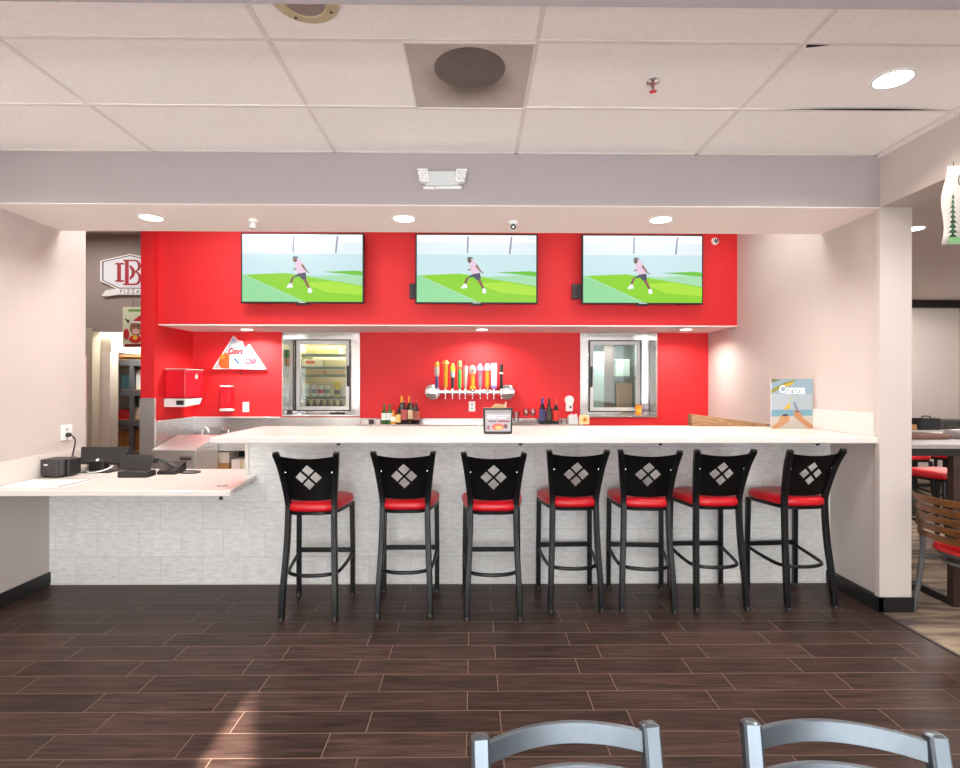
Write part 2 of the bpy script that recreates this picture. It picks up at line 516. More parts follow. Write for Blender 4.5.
def copy_tree(o, parent=None):
    c = o.copy(); COL.objects.link(c)
    if parent is not None: c.parent = parent
    for ch in list(o.children): copy_tree(ch, c)
    return c


def dup(o, loc, rz, label, group=None):
    c = copy_tree(o); c.location = loc; c.rotation_euler = (0, 0, rz); c['label'] = label
    if group: c['group'] = group
    return c


def wallbox(name, boxes, m, label=None):
    b = MB()
    for q in boxes: b.box(*q, q_m(m, q)) if False else b.box(*q, m)
    return struct(b.build(name), label)


# ------------------------------------------------------------------ the setting
FX = 2.77           # wood floor ends / beam face
CZ = 3.11           # room ceiling
RW = 2.79           # right wall of the bar niche
LW = -3.265          # left wall
b = MB(); b.box(-7, FX, -3.6, 10.4, -0.06, 0, M_FLOOR); struct(b.build('floor'), 'dark brown wood plank tile floor')
b = MB(); b.box(FX, 9, -3.6, 10.4, -0.06, 0.0, M_CARPET); struct(b.build('floor_carpet'), 'striped beige carpet of the dining room')
b = MB(); b.box(FX - 0.012, FX + 0.012, -3.5, 3.75, 0, 0.004, M_DKPLA); struct(b.build('trim_1'), 'dark strip between plank floor and carpet')

# suspended ceiling of this room: tiles, T-bars, dark strips for the gaps by the downlight
b = MB()
b.box(-3.45, FX + 0.01, -3.6, 3.76, CZ, CZ + 0.06, M_CEIL)
ceil = struct(b.build('ceiling'), 'off-white fissured acoustic tile ceiling')
GX = [0.285 + 1.22 * k for k in range(-4, 3)]; GY = [3.13 - 0.61 * k for k in range(0, 12)]
b = MB()
for x in GX:
    if -3.29 < x < FX: b.box(x - 0.012, x + 0.012, -3.5, 3.755, CZ - 0.004, CZ + 0.002, M_GRID)
for y in GY: b.box(LW, FX, y - 0.012, y + 0.012, CZ - 0.0045, CZ + 0.002, M_GRID)
b.box(LW, FX, 3.735, 3.7545, CZ - 0.004, CZ + 0.002, M_GRID)
b.box(FX - 0.02, FX + 0.002, -3.5, 3.756, CZ - 0.02, CZ + 0.002, M_GRID)
struct(b.build('trim_2'), 'white T-bar grid of the suspended ceiling')
b = MB()   # flat dark strips: shade of the lifted-tile gaps put into colour
b.poly([(1.66, 3.118, CZ - .006), (2.0, 3.105, CZ - .006), (2.35, 3.100, CZ - .006), (2.72, 3.112, CZ - .006), (2.35, 3.122, CZ - .006), (2.0, 3.120, CZ - .006)], M_DARK)
b.poly([(1.52, 2.52, CZ - .006), (1.63, 2.522, CZ - .006), (1.58, 2.535, CZ - .006), (1.53, 2.545, CZ - .006)], M_DARK)
struct(b.build('trim_3'), 'flat dark strips for the shade where ceiling tiles have lifted')

# header beam over the counter
b = MB()
b.box(-3.45, RW, 3.755, 4.42, 2.7605, 3.5, M_GREY)
o = b.build('beam_header'); struct(o, 'grey header beam over the bar counter')
b = MB(); b.box(-3.45, RW, 3.7565, 4.419, 2.755, 2.7605, M_SOFFIT); struct(b.build('trim_4'), 'pale underside of the header beam')  # bounced light is put into this underside as a paler colour
# side beam toward the viewer and near cross beam
b = MB(); b.box(FX, 2.99, -3.5, 3.756, 2.76, 3.2, M_PINK); struct(b.build('beam_side'), 'pale beam running over the dining room opening')
b = MB(); b.box(-3.45, FX, 1.45, 1.775, 2.76, 3.2, M_GREY); struct(b.build('beam_near'), 'cross beam of the ceiling nearest the viewer')

# left wall, right niche wall + column end
b = MB(); b.box(-3.45, LW, -3.6, 4.706, 0, 3.2, M_PINK); struct(b.build('wall_left'))
b = MB(); b.box(FX, 2.99, 3.755, 3.80, 0, 2.76, M_PINK); b.box(RW, 2.99, 3.80, 6.6, 0, 3.5, M_PINK); b.box(FX, RW, 3.755, 6.6, 2.76, 3.5, M_PINK) if False else None
struct(b.build('wall_right'))
for nm, q in (('baseboard_left', (LW, LW + 0.012, -3.5, 4.31, 0, 0.10)), ('baseboard_right', (RW - 0.034, RW, 3.742, 4.31, 0, 0.10)),
              ('baseboard_column', (FX - 0.012, 3.0, 3.742, 3.755, 0, 0.10))):
    b = MB(); b.box(*q, M_BASE); struct(b.build(nm), 'black rubber baseboard')

# tiled half wall carrying the counters
b = MB()
b.box(LW, -1.75, 4.31, 4.44, 0, 0.805, M_TILE)
b.box(-1.75, RW, 4.31, 4.44, 0, 1.143, M_TILE)
struct(b.build('wall_bar'), 'pale stone-look tile front of the bar')
b = MB(); b.box(-1.762, -1.735, 4.298, 4.45, 0.845, 1.143, M_QEDGE); struct(b.build('trim_5'), 'white edge strip at the end of the tiled bar front')
b = MB(); b.box(LW, RW, 4.303, 4.31, 0, 0.012, M_QEDGE); struct(b.build('trim_6'), 'thin pale strip along the foot of the bar front')

# back wall of the bar (red) with two cooler openings
BY = 6.57
O1 = (-2.26, -1.34, 1.165, 2.16); O2 = (1.26, 2.18, 1.155, 2.16)
b = MB()
xs = [-3.48, O1[0], O1[1], O2[0], O2[1], 2.99]
b.box(xs[0], xs[1], BY, BY + .12, 0, 3.5, M_RED); b.box(xs[2], xs[3], BY, BY + .12, 0, 3.5, M_RED); b.box(xs[4], xs[5], BY, BY + .12, 0, 3.5, M_RED)
for q in (O1, O2):
    b.box(q[0], q[1], BY, BY + .12, 0, q[2], M_RED); b.box(q[0], q[1], BY, BY + .12, q[3], 3.5, M_RED)
struct(b.build('wall_back'), 'red back wall of the bar')
# red soffit carrying the TVs
b = MB(); b.box(-3.305, RW, 5.85, BY, 2.172, 3.5, M_RED); struct(b.build('wall_tv'), 'red overhanging wall panel behind the televisions')
b = MB(); b.box(-3.305, RW, 5.851, BY, 2.16, 2.172, M_SOFFIT); struct(b.build('trim_7'), 'pale underside of the red overhang')
# red partition at the left end
b = MB(); b.box(-3.445, -3.305, 5.78, BY, 0, 3.5, M_RED); struct(b.build('wall_partition'), 'red partition wall at the left end of the bar')
b = MB(); b.box(-3.451, -3.299, 5.772, 5.80, 0, 1.40, M_GUARD); struct(b.build('trim_8'), 'stainless end guard of the red partition')
b = MB(); b.box(-3.30, -3.293, 5.80, BY, 0, 1.15, M_SS); b.box(-3.30, -2.28, BY - .012, BY - .001, 0, 1.15, M_SS); b.box(-2.28, -1.335, BY - .012, BY - .001, 0, 1.155, M_SSL); b.box(-3.30, -3.28, 5.80, BY, 1.148, 1.162, M_QEDGE); b.box(-3.30, -2.28, BY - .022, BY - .001, 1.148, 1.162, M_QEDGE)
struct(b.build('trim_9'), 'stainless splash panels behind the sinks')
b = MB(); b.lathe([(0.028, 0.86), (0.028, 1.78)], M_GUARD, (-3.293, 4.716, 0), 16); struct(b.build('trim_10'), 'stainless guard on the left wall corner')
b = MB(); b.box(-7, 2.99, 4.40, 10.4, 3.42, 3.5, M_SOFFIT); struct(b.build('ceiling_bar'), 'ceiling above the bar aisle')
# kitchen passage seen between the left wall and the partition
b = MB(); b.box(-7, -3.445, 7.0, 7.1, 2.243, 3.45, M_DGREY); b.box(-7, -4.87, 7.0, 7.14, 0, 2.243, M_DGREY); struct(b.build('wall_passage'), 'grey wall above the storeroom doorway')
b = MB(); b.box(-4.90, -4.765, 6.985, 7.14, 0, 2.243, M_OLIVE); b.box(-4.765, -3.5, 6.985, 7.14, 2.20, 2.243, M_DGREY); struct(b.build('trim_11'), 'cream door casing of the storeroom')
b = MB(); b.box(-7.1, -7, 4.4, 10.4, 0, 3.5, M_CREAM); b.box(-7.1, 2.9, 8.8, 8.9, 0, 3.5, M_CREAM); struct(b.build('wall_storeroom'), 'cream walls of the storeroom')
b = MB(); b.box(-7, -3.45, 4.38, 4.40, 0, 3.5, M_DGREY) ; struct(b.build('wall_passage_front'))
# dining room
b = MB(); b.box(2.99, 9, -3.6, 10.4, 3.11, 3.2, M_RCEIL); struct(b.build('ceiling_dining'), 'dark grey-brown dining room ceiling')
b = MB(); b.box(2.99, 9.1, 10.2, 10.3, 0, 3.2, M_PINK); struct(b.build('wall_dining_back'))
b = MB(); b.box(2.99, 9, 10.12, 10.2, 2.97, 3.11, M_BLKPLA); struct(b.build('trim_12'), 'black band at the top of the dining room wall')
b = MB(); b.box(9.0, 9.1, -3.6, 10.3, 0, 3.2, M_PINK); struct(b.build('wall_dining_side'))
b = MB(); b.box(2.90, 2.99, 6.6, 10.3, 0, 3.5, M_PINK); struct(b.build('wall_dining_inner'))
# rear shop front with window openings (behind the viewer); an added sheet there shapes the sun
b = MB()
b.box(-3.45, 9.1, -3.6, -3.5, 2.85, 3.2, M_PINK); b.box(-3.45, 9.1, -3.6, -3.5, 0, 0.65, M_PINK)
b.box(2.5, 3.6, -3.6, -3.5, 0.65, 2.85, M_PINK); b.box(8.2, 9.1, -3.6, -3.5, 0.65, 2.85, M_PINK)
struct(b.build('wall_front'))


def sunhole(x, y):
    """where the sun ray that reaches floor point (x, y) crosses the window plane"""
    t = (y + 3.45) / SUN_DIR.y
    return (x - SUN_DIR.x * t, -SUN_DIR.z * t)


tri = [sunhole(-1.115, 2.80), sunhole(-0.80, 2.02), sunhole(-1.12, 2.02)]
x0, x1, z0, z1 = -3.45, 2.5, 0.65, 2.85
A, B_, C_ = tri
b = MB()   # added unseen sheet, its triangular hole cut to shape the sun patch
M_COVER = mat('window_cover', (230, 228, 222), 0.8)
zb = min(B_[1], C_[1]); zt = A[1]
P3 = lambda p: (p[0], -3.45, p[1])
b.poly([P3(p) for p in ((x0, z0), (C_[0], zb), A, (A[0], z1), (x0, z1))], M_COVER)
b.poly([P3(p) for p in ((x0, z0), (x1, z0), B_, C_)], M_COVER)
b.poly([P3(p) for p in ((x1, z0), (x1, z1), (A[0], z1), A, B_)], M_COVER)
struct(b.build('sun_mask'), 'unseen sheet added across the shop-front window to shape the sun patch')
b = MB(); b.box(3.6, 8.2, -3.46, -3.45, 0.65, 2.85, M_COVER); struct(b.build('window_2'), 'dining room window with its blind drawn')


# ------------------------------------------------------------------ counters
t = thing('bar_counter', 'long white stone bar counter with seven stools in front', 'counter', (0, 3.78, 0))
b = MB(); b.prism([(-1.79, 0), (RW - .003, 0), (RW - .003, 1.08), (-1.79, 0.94)], 'z', 1.145, 1.19, M_QUARTZ); b.build('countertop', t, 0.006)
b = MB(); b.box(RW - .026, RW - .003, 0.03, 1.07, 1.1905, 1.352, M_QUARTZ); b.build('side_splash', t, 0.003)
for x in (-0.95, 0.33, 1.32, 2.44):
    b = MB(); b.box(x - .02, x + .02, 0.12, 0.52, 1.130, 1.1445, M_BLKMET)
    b.lathe([(0.012, 1.118), (0.012, 1.1305)], M_BLKMET, (x, .13, 0), 10); b.build('support_bracket', t)
t = thing('service_counter', 'low white service counter with cash register at the left wall', 'counter', (0, 3.67, 0))
b = MB(); b.prism([(LW + .003, 0.005), (-1.60, -.005), (-1.675, .636), (-1.765, .64), (-1.765, .94), (LW + .003, .94)], 'z', 0.808, 0.846, M_QUARTZ); b.build('countertop', t, 0.005)
b = MB(); b.box(LW + .003, LW + .022, 0.02, 0.51, 0.8465, 1.01, M_QUARTZ); b.box(LW + .003, LW + .024, 0.515, 1.02, 0.8465, 1.01, M_QUARTZ); b.build('wall_splash', t, 0.002)
b = MB(); b.box(-1.70, -1.685, 0.06, 0.60, 0.795, 0.807, M_BLKMET); b.box(-1.70, -1.685, 0.06, 0.08, 0.772, 0.795, M_BLKMET); b.build('support_bracket', t)


# ------------------------------------------------------------------ bar stool
def smooth_path(pts, n=6):
    """Catmull-Rom through points"""
    P = [Vector(p) for p in pts]; out = []
    for i in range(len(P) - 1):
        p0 = P[max(i - 1, 0)]; p1 = P[i]; p2 = P[i + 1]; p3 = P[min(i + 2, len(P) - 1)]
        for k in range(n):
            t = k / n
            out.append(0.5 * ((2 * p1) + (p2 - p0) * t + (2 * p0 - 5 * p1 + 4 * p2 - p3) * t * t + (3 * p1 - p0 - 3 * p2 + p3) * t ** 3))
    out.append(P[-1]); return out


SQ = [(-1, -.72), (-.72, -1), (.72, -1), (1, -.72), (1, .72), (.72, 1), (-.72, 1), (-1, .72)]


def rounded_outline(hw_rear, hw_front, y0, y1, n=48, e=4.0):
    pts = []
    for k in range(n):
        a = 2 * PI * k / n; c = math.cos(a); s_ = math.sin(a)
        x = math.copysign(abs(c) ** (2 / e), c); y = math.copysign(abs(s_) ** (2 / e), s_)
        f = (y + 1) / 2
        pts.append((x * (hw_rear + (hw_front - hw_rear) * f), y0 + (y1 - y0) * f))
    return pts


def cushion(b, outline, cy, levels, m):
    """stack of scaled outlines -> puffed cushion"""
    n = len(outline); vs = []; fs = []
    for sc, z in levels:
        for x, y in outline: vs.append((x * sc, cy + (y - cy) * sc, z))
    for i in range(len(levels) - 1):
        for k in range(n):
            fs.append((i * n + k, i * n + (k + 1) % n, (i + 1) * n + (k + 1) % n, (i + 1) * n + k))
    fs.append(tuple(range(n))[::-1]); fs.append(tuple(range((len(levels) - 1) * n, len(levels) * n)))
    b.add(vs, fs, m, True)


POST = [(0.175, -0.225, 0.0), (0.170, -0.205, 0.2), (0.158, -0.172, 0.45), (0.152, -0.158, 0.66), (0.154, -0.160, 0.78), (0.177, -0.218, 0.98), (0.196, -0.280, 1.102)]


def post_at(z):
    for (a, c) in zip(POST, POST[1:]):
        if a[2] <= z <= c[2]:
            f = (z - a[2]) / (c[2] - a[2]); return a[0] + (c[0] - a[0]) * f, a[1] + (c[1] - a[1]) * f
    return POST[-1][0], POST[-1][1]


def back_panel_mesh():
    w = 0.19; NX, NZ = 24, 8
    bm = bmesh.new()
    z0 = 0.775
    def top(x): return 1.064 + 0.020 * (x / w) ** 2
    def bot(x): return 0.775 + 0.008 * (x / w) ** 2
    rows = []
    for y in (0.0, 0.012):
        g = [[bm.verts.new((-w + 2 * w * i / NX, y, bot(-w + 2 * w * i / NX) + (top(-w + 2 * w * i / NX) - bot(-w + 2 * w * i / NX)) * j / NZ)) for i in range(NX + 1)] for j in range(NZ + 1)]
        rows.append(g)
    f, k = rows
    for j in range(NZ):
        for i in range(NX):
            bm.faces.new((f[j][i], f[j][i + 1], f[j + 1][i + 1], f[j + 1][i]))
            bm.faces.new((k[j][i], k[j + 1][i], k[j + 1][i + 1], k[j][i + 1]))
    for i in range(NX):
        bm.faces.new((f[0][i], k[0][i], k[0][i + 1], f[0][i + 1])); bm.faces.new((f[NZ][i], f[NZ][i + 1], k[NZ][i + 1], k[NZ][i]))
    for j in range(NZ):
        bm.faces.new((f[j][0], f[j + 1][0], k[j + 1][0], k[j][0])); bm.faces.new((f[j][NX], k[j][NX], k[j + 1][NX], f[j + 1][NX]))
    bmesh.ops.recalc_face_normals(bm, faces=bm.faces[:])
    me = bpy.data.meshes.new('panel_flat'); bm.to_mesh(me); bm.free()
    ob = bpy.data.objects.new('panel_flat', me); COL.objects.link(ob)
    cb = MB()
    for dx, dz in ((0.048, 0), (-0.048, 0), (0, 0.048), (0, -0.048)):
        h = 0.039; c = (dx * 0.19 / 0.172, 0.936 + dz)
        cb.prism([(c[0] - h * 1.1, c[1]), (c[0], c[1] - h), (c[0] + h * 1.1, c[1]), (c[0], c[1] + h)], 'y', -0.05, 0.06, M_BLKPNL)
    cut = cb.build('cutter')
    md = ob.modifiers.new('b', 'BOOLEAN'); md.object = cut; md.operation = 'DIFFERENCE'; md.solver = 'EXACT'
    dg = bpy.context.evaluated_depsgraph_get(); dg.update()
    res = bpy.data.meshes.new_from_object(ob.evaluated_get(dg))
    bpy.data.objects.remove(ob); bpy.data.objects.remove(cut)
    for v in res.vertices:
        px, py = post_at(min(v.co.z, 1.10))
        u = v.co.x / w
        v.co.x = u * px
        v.co.y = py + v.co.y - 0.026 * (1 - u * u) + 0.004
    res.materials.clear(); res.materials.append(M_BLKPNL)
    res.polygons.foreach_set('material_index', [0] * len(res.polygons))
    res.polygons.foreach_set('use_smooth', [True] * len(res.polygons))
    res.set_sharp_from_angle(angle=math.radians(40))
    return res


def make_stool():
    t = thing('bar_stool', '', 'bar stool')
    b = MB(); ol = rounded_outline(0.168, 0.238, -0.20, 0.235)
    cushion(b, ol, 0.02, [(0.93, 0.704), (0.985, 0.710), (1.0, 0.726), (0.995, 0.744), (0.95, 0.758), (0.84, 0.767), (0.6, 0.772), (0.25, 0.774)], M_REDVIN)
    b.build('seat', t, angle=60)
    b = MB(); cushion(b, ol, 0.02, [(0.90, 0.680), (0.955, 0.682), (0.965, 0.7035)], M_BLKMET); b.build('seat_frame', t)
    for sx in (-1, 1):
        b = MB(); pth = smooth_path([(p[0] * sx, p[1], p[2]) for p in POST], 5)
        b.tube(pth, 0.019, M_BLKMET, prof=SQ); b.lathe([(.018, 1.097), (.020, 1.104), (.012, 1.111)], M_BLKPLA, (POST[-1][0] * sx, POST[-1][1], 0), 12)
        leg = b.build('leg', t, angle=30)
        b = MB(); b.lathe([(.019, 0.0), (.0215, 0.002), (.0215, .02), (.019, .024)], M_DKPLA, (POST[0][0] * sx, POST[0][1] , 0), 12); b.build('glide', leg)
    for sx in (-1, 1):
        b = MB(); b.tube([(0.196 * sx, 0.213, 0.0), (0.196 * sx, 0.212, 0.35), (0.192 * sx, 0.205, 0.69)], 0.0165, M_BLKMET, prof=SQ)
        leg = b.build('leg', t, angle=30)
        b = MB(); b.lathe([(.018, 0.0), (.0205, 0.002), (.0205, .02), (.018, .024)], M_DKPLA, (.196 * sx, .213, 0), 12); b.build('glide', leg)
    b = MB(); b.box(-0.185, 0.185, 0.203, 0.222, 0.318, 0.352, M_BLKMET); b.build('foot_bar', t, 0.003)
    half = [(0.194, 0.20, 0.312), (0.190, 0.10, 0.300), (0.180, -0.02, 0.288), (0.160, -0.115, 0.281), (0.10, -0.163, 0.279), (0, -0.178, 0.278)]
    ring = smooth_path(half + [(-x, y, z) for x, y, z in half[:-1][::-1]], 4)
    b = MB(); b.tube(ring, 0.0125, M_BLKMET, 10); b.build('foot_ring', t)
    bp = bpy.data.objects.new('backrest', back_panel_mesh()); COL.objects.link(bp); bp.parent = t
    for sx in (-1, 1):
        px, py = post_at(.97); b = MB(); b.lathe([(.006, .004), (.0045, -.003), (0.001, -.004)], M_CHROME, ((px - .024) * sx, py - .006, .97), 10, 'y'); b.build('screw', t)
    return t


stool = make_stool()
SG = 'black and red bar stools along the white counter'
SL = [(-1.080, 3.640, 0.0), (-0.462, 3.695, 0.01), (0.132, 3.645, 0.0), (0.700, 3.768, 0.03), (1.187, 3.757, -0.08), (1.705, 3.790, 0.02), (2.330, 3.800, 0.10)]
SLAB = ['black bar stool with red seat nearest the low service counter',
        'second black and red bar stool from the left end of the bar',
        'black and red bar stool in front of the napkin dispenser, third from the left',
        'middle one of the seven black and red bar stools, fourth from the left',
        'fifth black and red bar stool from the left end of the bar',
        'black and red bar stool second from the right column, sixth along',
        'black bar stool with red seat nearest the right column, below the beach standee']
for i, (x, y, r) in enumerate(SL):
    lo = Vector((0, .225, 0)); lo.rotate(Euler((0, 0, r)))
    if i == 0:
        s_ = stool; s_.location = (x + lo.x, y + lo.y, 0); s_.rotation_euler = (0, 0, r); s_['label'] = SLAB[0]; s_['group'] = SG
    else: dup(stool, (x + lo.x, y + lo.y, 0), r, SLAB[i], SG)


# ------------------------------------------------------------------ brushed metal chairs in the foreground
def make_metal_chair():
    t = thing('metal_chair', '', 'chair')
    # back on the +Y side, sitter faces -Y
    for sx in (-1, 1):
        b = MB()
        pth = smooth_path([(0.190 * sx, 0.25, 0), (0.189 * sx, 0.205, 0.25), (0.184 * sx, 0.185, 0.45), (0.184 * sx, 0.20, 0.65), (0.184 * sx, 0.235, 0.815)], 5)
        b.tube(pth, 0.0185, M_BRUSH, prof=SQ)
        b.tube([(0.184 * sx, 0.2349, 0.8145), (0.184 * sx, 0.236, 0.8195), (0.184 * sx, 0.2362, 0.8205)], [.0184, .0125, .006], M_BRUSH, prof=SQ)
        b.build('leg', t, angle=30)
        b = MB(); b.tube([(0.20 * sx, -0.20, 0), (0.195 * sx, -0.19, 0.44)], 0.0165, M_BRUSH, prof=SQ); b.build('leg', t, angle=30)
    for zc, h in ((0.783, 0.044), (0.70, 0.044), (0.617, 0.044)):
        b = MB(); n = 18; yb = 0.235 - (0.815 - zc) * 0.19
        top = []; pts = []
        for k in range(n + 1):
            u = -1 + 2 * k / n; x = 0.170 * u; y = yb + 0.050 * (1 - u * u)
            pts.append((x, y))
        vs = []; fs = []
        for (x, y) in pts:
            dy = 0.004
            for (yy, zz) in ((y - .006, zc - h / 2), (y + .006, zc - h / 2), (y + .006 + dy, zc + h / 2), (y - .006 + dy, zc + h / 2)): vs.append((x, yy, zz))
        for k in range(n):
            for q in range(4): fs.append((k * 4 + q, k * 4 + (q + 1) % 4, k * 4 + 4 + (q + 1) % 4, k * 4 + 4 + q))
        fs.append((0, 1, 2, 3)); fs.append((n * 4 + 3, n * 4 + 2, n * 4 + 1, n * 4))
        b.add(vs, fs, M_BRUSH, True); b.build('back_rail', t, 0.002, angle=30)
    b = MB(); cushion(b, rounded_outline(0.20, 0.185, -0.23, 0.17), 0, [(0.94, .44), (1, .448), (1, .47), (.93, .482), (.6, .488)], M_BLKPLA); b.build('seat', t, angle=60)
    b = MB()
    for y in (-.195, .195): b.box(-.185, .185, y - .01, y + .01, .41, .438, M_BRUSH)
    for x in (-.19, .19): b.box(x - .01, x + .01, -.19, .19, .41, .438, M_BRUSH); b.box(x - .008, x + .008, -.19, .2, .16, .18, M_BRUSH)
    b.build('seat_frame', t)
    return t


mc = make_metal_chair()
def place_metal(o, L, R):
    L = Vector(L); R = Vector(R); c = (L + R) / 2; a = math.atan2(R.y - L.y, R.x - L.x)
    off = Vector((0, 0.235, 0)); off.rotate(Euler((0, 0, a)))
    o.location = (c.x - off.x, c.y - off.y, 0); o.rotation_euler = (0, 0, a)
place_metal(mc, (0.010, 1.155), (0.385, 1.195))
mc['label'] = 'brushed silver metal ladder-back chair, left one of the two in front'; mc['group'] = 'silver metal chairs nearest the viewer'
m2 = copy_tree(mc); place_metal(m2, (0.602, 1.200), (0.968, 1.152))
m2['label'] = 'brushed silver metal ladder-back chair, right one of the two in front'


# ------------------------------------------------------------------ televisions
def make_tv():
    t = thing('television', '', 'television')
    w, h = 1.262, 0.722
    b = MB(); b.box(-w / 2, w / 2, 0.0, 0.035, -h / 2, h / 2, M_BLKPLA); b.box(-.4, .4, .035, .07, -.25, .22, M_BLKPLA)
    b.build('casing', t, 0.004)
    b = MB()
    a = b.art((0, -0.001, 0), (1, 0, 0), (0, 0, 1))
    W2, H2 = w / 2 - .016, h / 2 - .016
    # picture: sunny pitch with a runner
    def X(u): return -W2 + u * 2 * W2
    def Z(v): return H2 - v * 2 * H2
    def PP(pts, c, st=1.0, layer=None, dim=0.76): a.poly([(X(u), Z(v)) for u, v in pts], glow(c, st * dim), layer)
    PP([(0, 1), (1, 1), (1, 0), (0, 0)], (206, 234, 240))
    PP([(0, .29), (1, .29), (1, 0), (0, 0)], (234, 246, 252))
    PP([(0, .10), (1, .12), (1, 0), (0, 0)], (252, 254, 255))
    PP([(0, 1), (.5, 1), (1, 1), (1, .58), (.6, .62), (.35, .575), (0, .60)], (170, 226, 180))
    PP([(0, .60), (.5, 1), (0, 1)], (150, 222, 160), 1, 5)
    PP([(.03, .605), (.36, .575), (1, .76), (1, 1), (.52, 1)], (142, 214, 40))
    PP([(.5, .72), (.75, .70), (1, .78), (1, .9), (.7, .86)], (176, 230, 60))
    PP([(.66, .555), (.95, .535), (1, .55), (1, .61)], (112, 200, 60))
    PP([(.42, .02), (.435, .02), (.43, .27), (.418, .27)], (150, 150, 176)); PP([(.785, .02), (.80, .02), (.785, .28), (.77, .28)], (150, 150, 176), 1, 8)
    # runner
    K = 10
    PP([(.43, .37), (.47, .36), (.50, .42), (.525, .57), (.465, .60), (.445, .50)], (236, 206, 226), 1, K)
    PP([(.50, .43), (.545, .55), (.565, .565), (.555, .575), (.53, .55), (.49, .47)], (150, 110, 90), 1, K + 1)
    PP([(.445, .50), (.42, .525), (.43, .535), (.455, .52)], (160, 118, 96), 1, K + 1)
    PP([(.465, .585), (.53, .565), (.535, .66), (.50, .675), (.475, .625), (.43, .64), (.435, .62)], (74, 80, 104), 1, K + 2)
    PP([(.415, .63), (.44, .62), (.415, .73), (.40, .74), (.395, .72)], (142, 96, 78), 1, K + 1)
    PP([(.50, .66), (.53, .65), (.565, .79), (.55, .81)], (142, 96, 78), 1, K + 1)
    PP([(.395, .725), (.415, .73), (.425, .79), (.375, .80), (.37, .785)], (246, 248, 252), 1, K + 3)
    PP([(.55, .80), (.57, .79), (.585, .85), (.57, .875), (.545, .86)], (246, 248, 252), 1, K + 3)
    a.disc(X(.44), Z(.375), .022, glow((120, 92, 84), .76), .030, 14, K + 3)
    PP([(.418, .35), (.43, .325), (.46, .33), (.475, .355), (.45, .35)], (96, 110, 128), 1, K + 4)
    b.build('screen', t)
    b = MB(); a2 = b.art((0, -0.002, -h / 2 + .008), (1, 0, 0), (0, 0, 1)); a2.rect(-.04, .04, -.004, .004, M_GREYPLA); b.build('badge', t)
    b = MB(); b.box(-.06, .06, .0, .02, -h / 2 - .016, -h / 2 - .0005, M_BLKPLA); b.build('sensor_bar', t)
    b = MB()
    for x in (-.3, .3): b.box(x - .02, x + .02, .07, .128, -.2, .2, M_BLKMET)
    b.box(-.35, .35, .1, .129, -.06, .06, M_BLKMET); b.build('wall_mount', t)
    return t


tv = make_tv(); TG = 'three wall televisions showing the same match'
TVX = (-1.760, 0.028, 1.745)
TVL = ['left wall television showing a runner, above the mountain sign',
       'middle wall television showing a runner, above the beer taps',
       'right wall television showing a runner, beside the small wall camera']
for i, x in enumerate(TVX):
    o = tv if i == 0 else copy_tree(tv)
    o.location = (x, 5.72, 2.738); o['label'] = TVL[i]; o['group'] = TG
for i, (x, l) in enumerate(((-0.625, 'small black box on the red wall left of the middle television'), (1.075, 'small black box on the red wall left of the right television'))):
    b = MB(); b.box(-.045, .045, -.06, .0, -.075, .075, M_DKPLA); b.box(-.02, .02, -.062, -.058, -.05, .05, M_BLKPLA)
    tag(b.build('media_box', None, 0.006, loc=(x, 5.848, 2.52)), l, 'box', 'media boxes beside the televisions')


# ------------------------------------------------------------------ ceiling fittings
def downlight(x, y, z, r, power, label, group, blend_spread=2.6, color=WARM):
    t = thing('ceiling_light', label, 'ceiling light', (x, y, z), 0, group)
    b = MB(); b.lathe([(r * 1.0, -0.004), (r * 1.22, -0.005), (r * 1.25, 0.0), (r * 1.0, 0.0)], M_WHTPLA, seg=28, cap=False); b.build('trim_ring', t)
    b = MB(); b.lathe([(r, -0.003), (r * 0.9, -0.0035), (0.001, -0.0035)], glow((255, 246, 232), 14.0), seg=24, cap=False); b.build('diffuser', t)
    l = area('downlight_lamp', (0, 0, -0.012), (0, 0, -1), r * 1.8, 0, power, color, blend_spread, 'DISK'); l.parent = t
    return t


downlight(2.138, 2.809, CZ, 0.085, 18, 'bright round downlight in the tiled ceiling at the right', 'room downlights')
downlight(-2.9, 2.85, CZ, 0.085, 9, 'round downlight in the tiled ceiling by the left wall', 'room downlights')
HG = 'downlights under the header beam'
downlight(-2.347, 4.06, 2.755, 0.075, 13, 'round downlight under the header, left one near the left wall', HG)
downlight(-0.51, 4.054, 2.755, 0.075, 14, 'round downlight under the header, below the emergency light', HG)
downlight(1.369, 4.048, 2.755, 0.075, 26, 'round downlight under the header, above the right television', HG)
UG = 'small downlights under the red overhang'
downlight(-2.552, 6.275, 2.160, 0.06, 15, 'small downlight under the red overhang above the mountain sign', UG)
downlight(0.092, 6.205, 2.160, 0.06, 13, 'small downlight under the red overhang above the beer taps', UG)
downlight(2.36, 6.145, 2.160, 0.06, 9, 'small downlight under the red overhang at its right end', UG)
downlight(4.40, 5.5, 3.11, 0.085, 20, 'round downlight in the dark dining room ceiling', 'dining room downlights')

t = thing('air_vent', 'square ceiling air vent with a large round dust-darkened diffuser', 'air vent', (-0.022, 2.826, CZ))
b = MB(); b.box(-.298, .298, -.296, .296, -.006, -.001, vent_dust()); b.build('face_plate', t)
b = MB(); M_DUST = mat('dust_grey', (104, 93, 86), 0.9, var=0.25, scale=9)
b.lathe([(.175, -.006), (.174, -.010), (.160, -.013), (.001, -.014)], M_DUST, (0, -.09, 0), seg=40, cap=False)
b.build('round_diffuser', t)
b = MB(); b.box(-.305, .305, -.305, -.296, -.012, -.001, M_GRID); b.box(-.305, .305, .296, .305, -.012, -.001, M_GRID); b.box(-.305, -.296, -.296, .296, -.012, -.001, M_GRID); b.box(.296, .305, -.296, .296, -.012, -.001, M_GRID); b.build('frame', t)
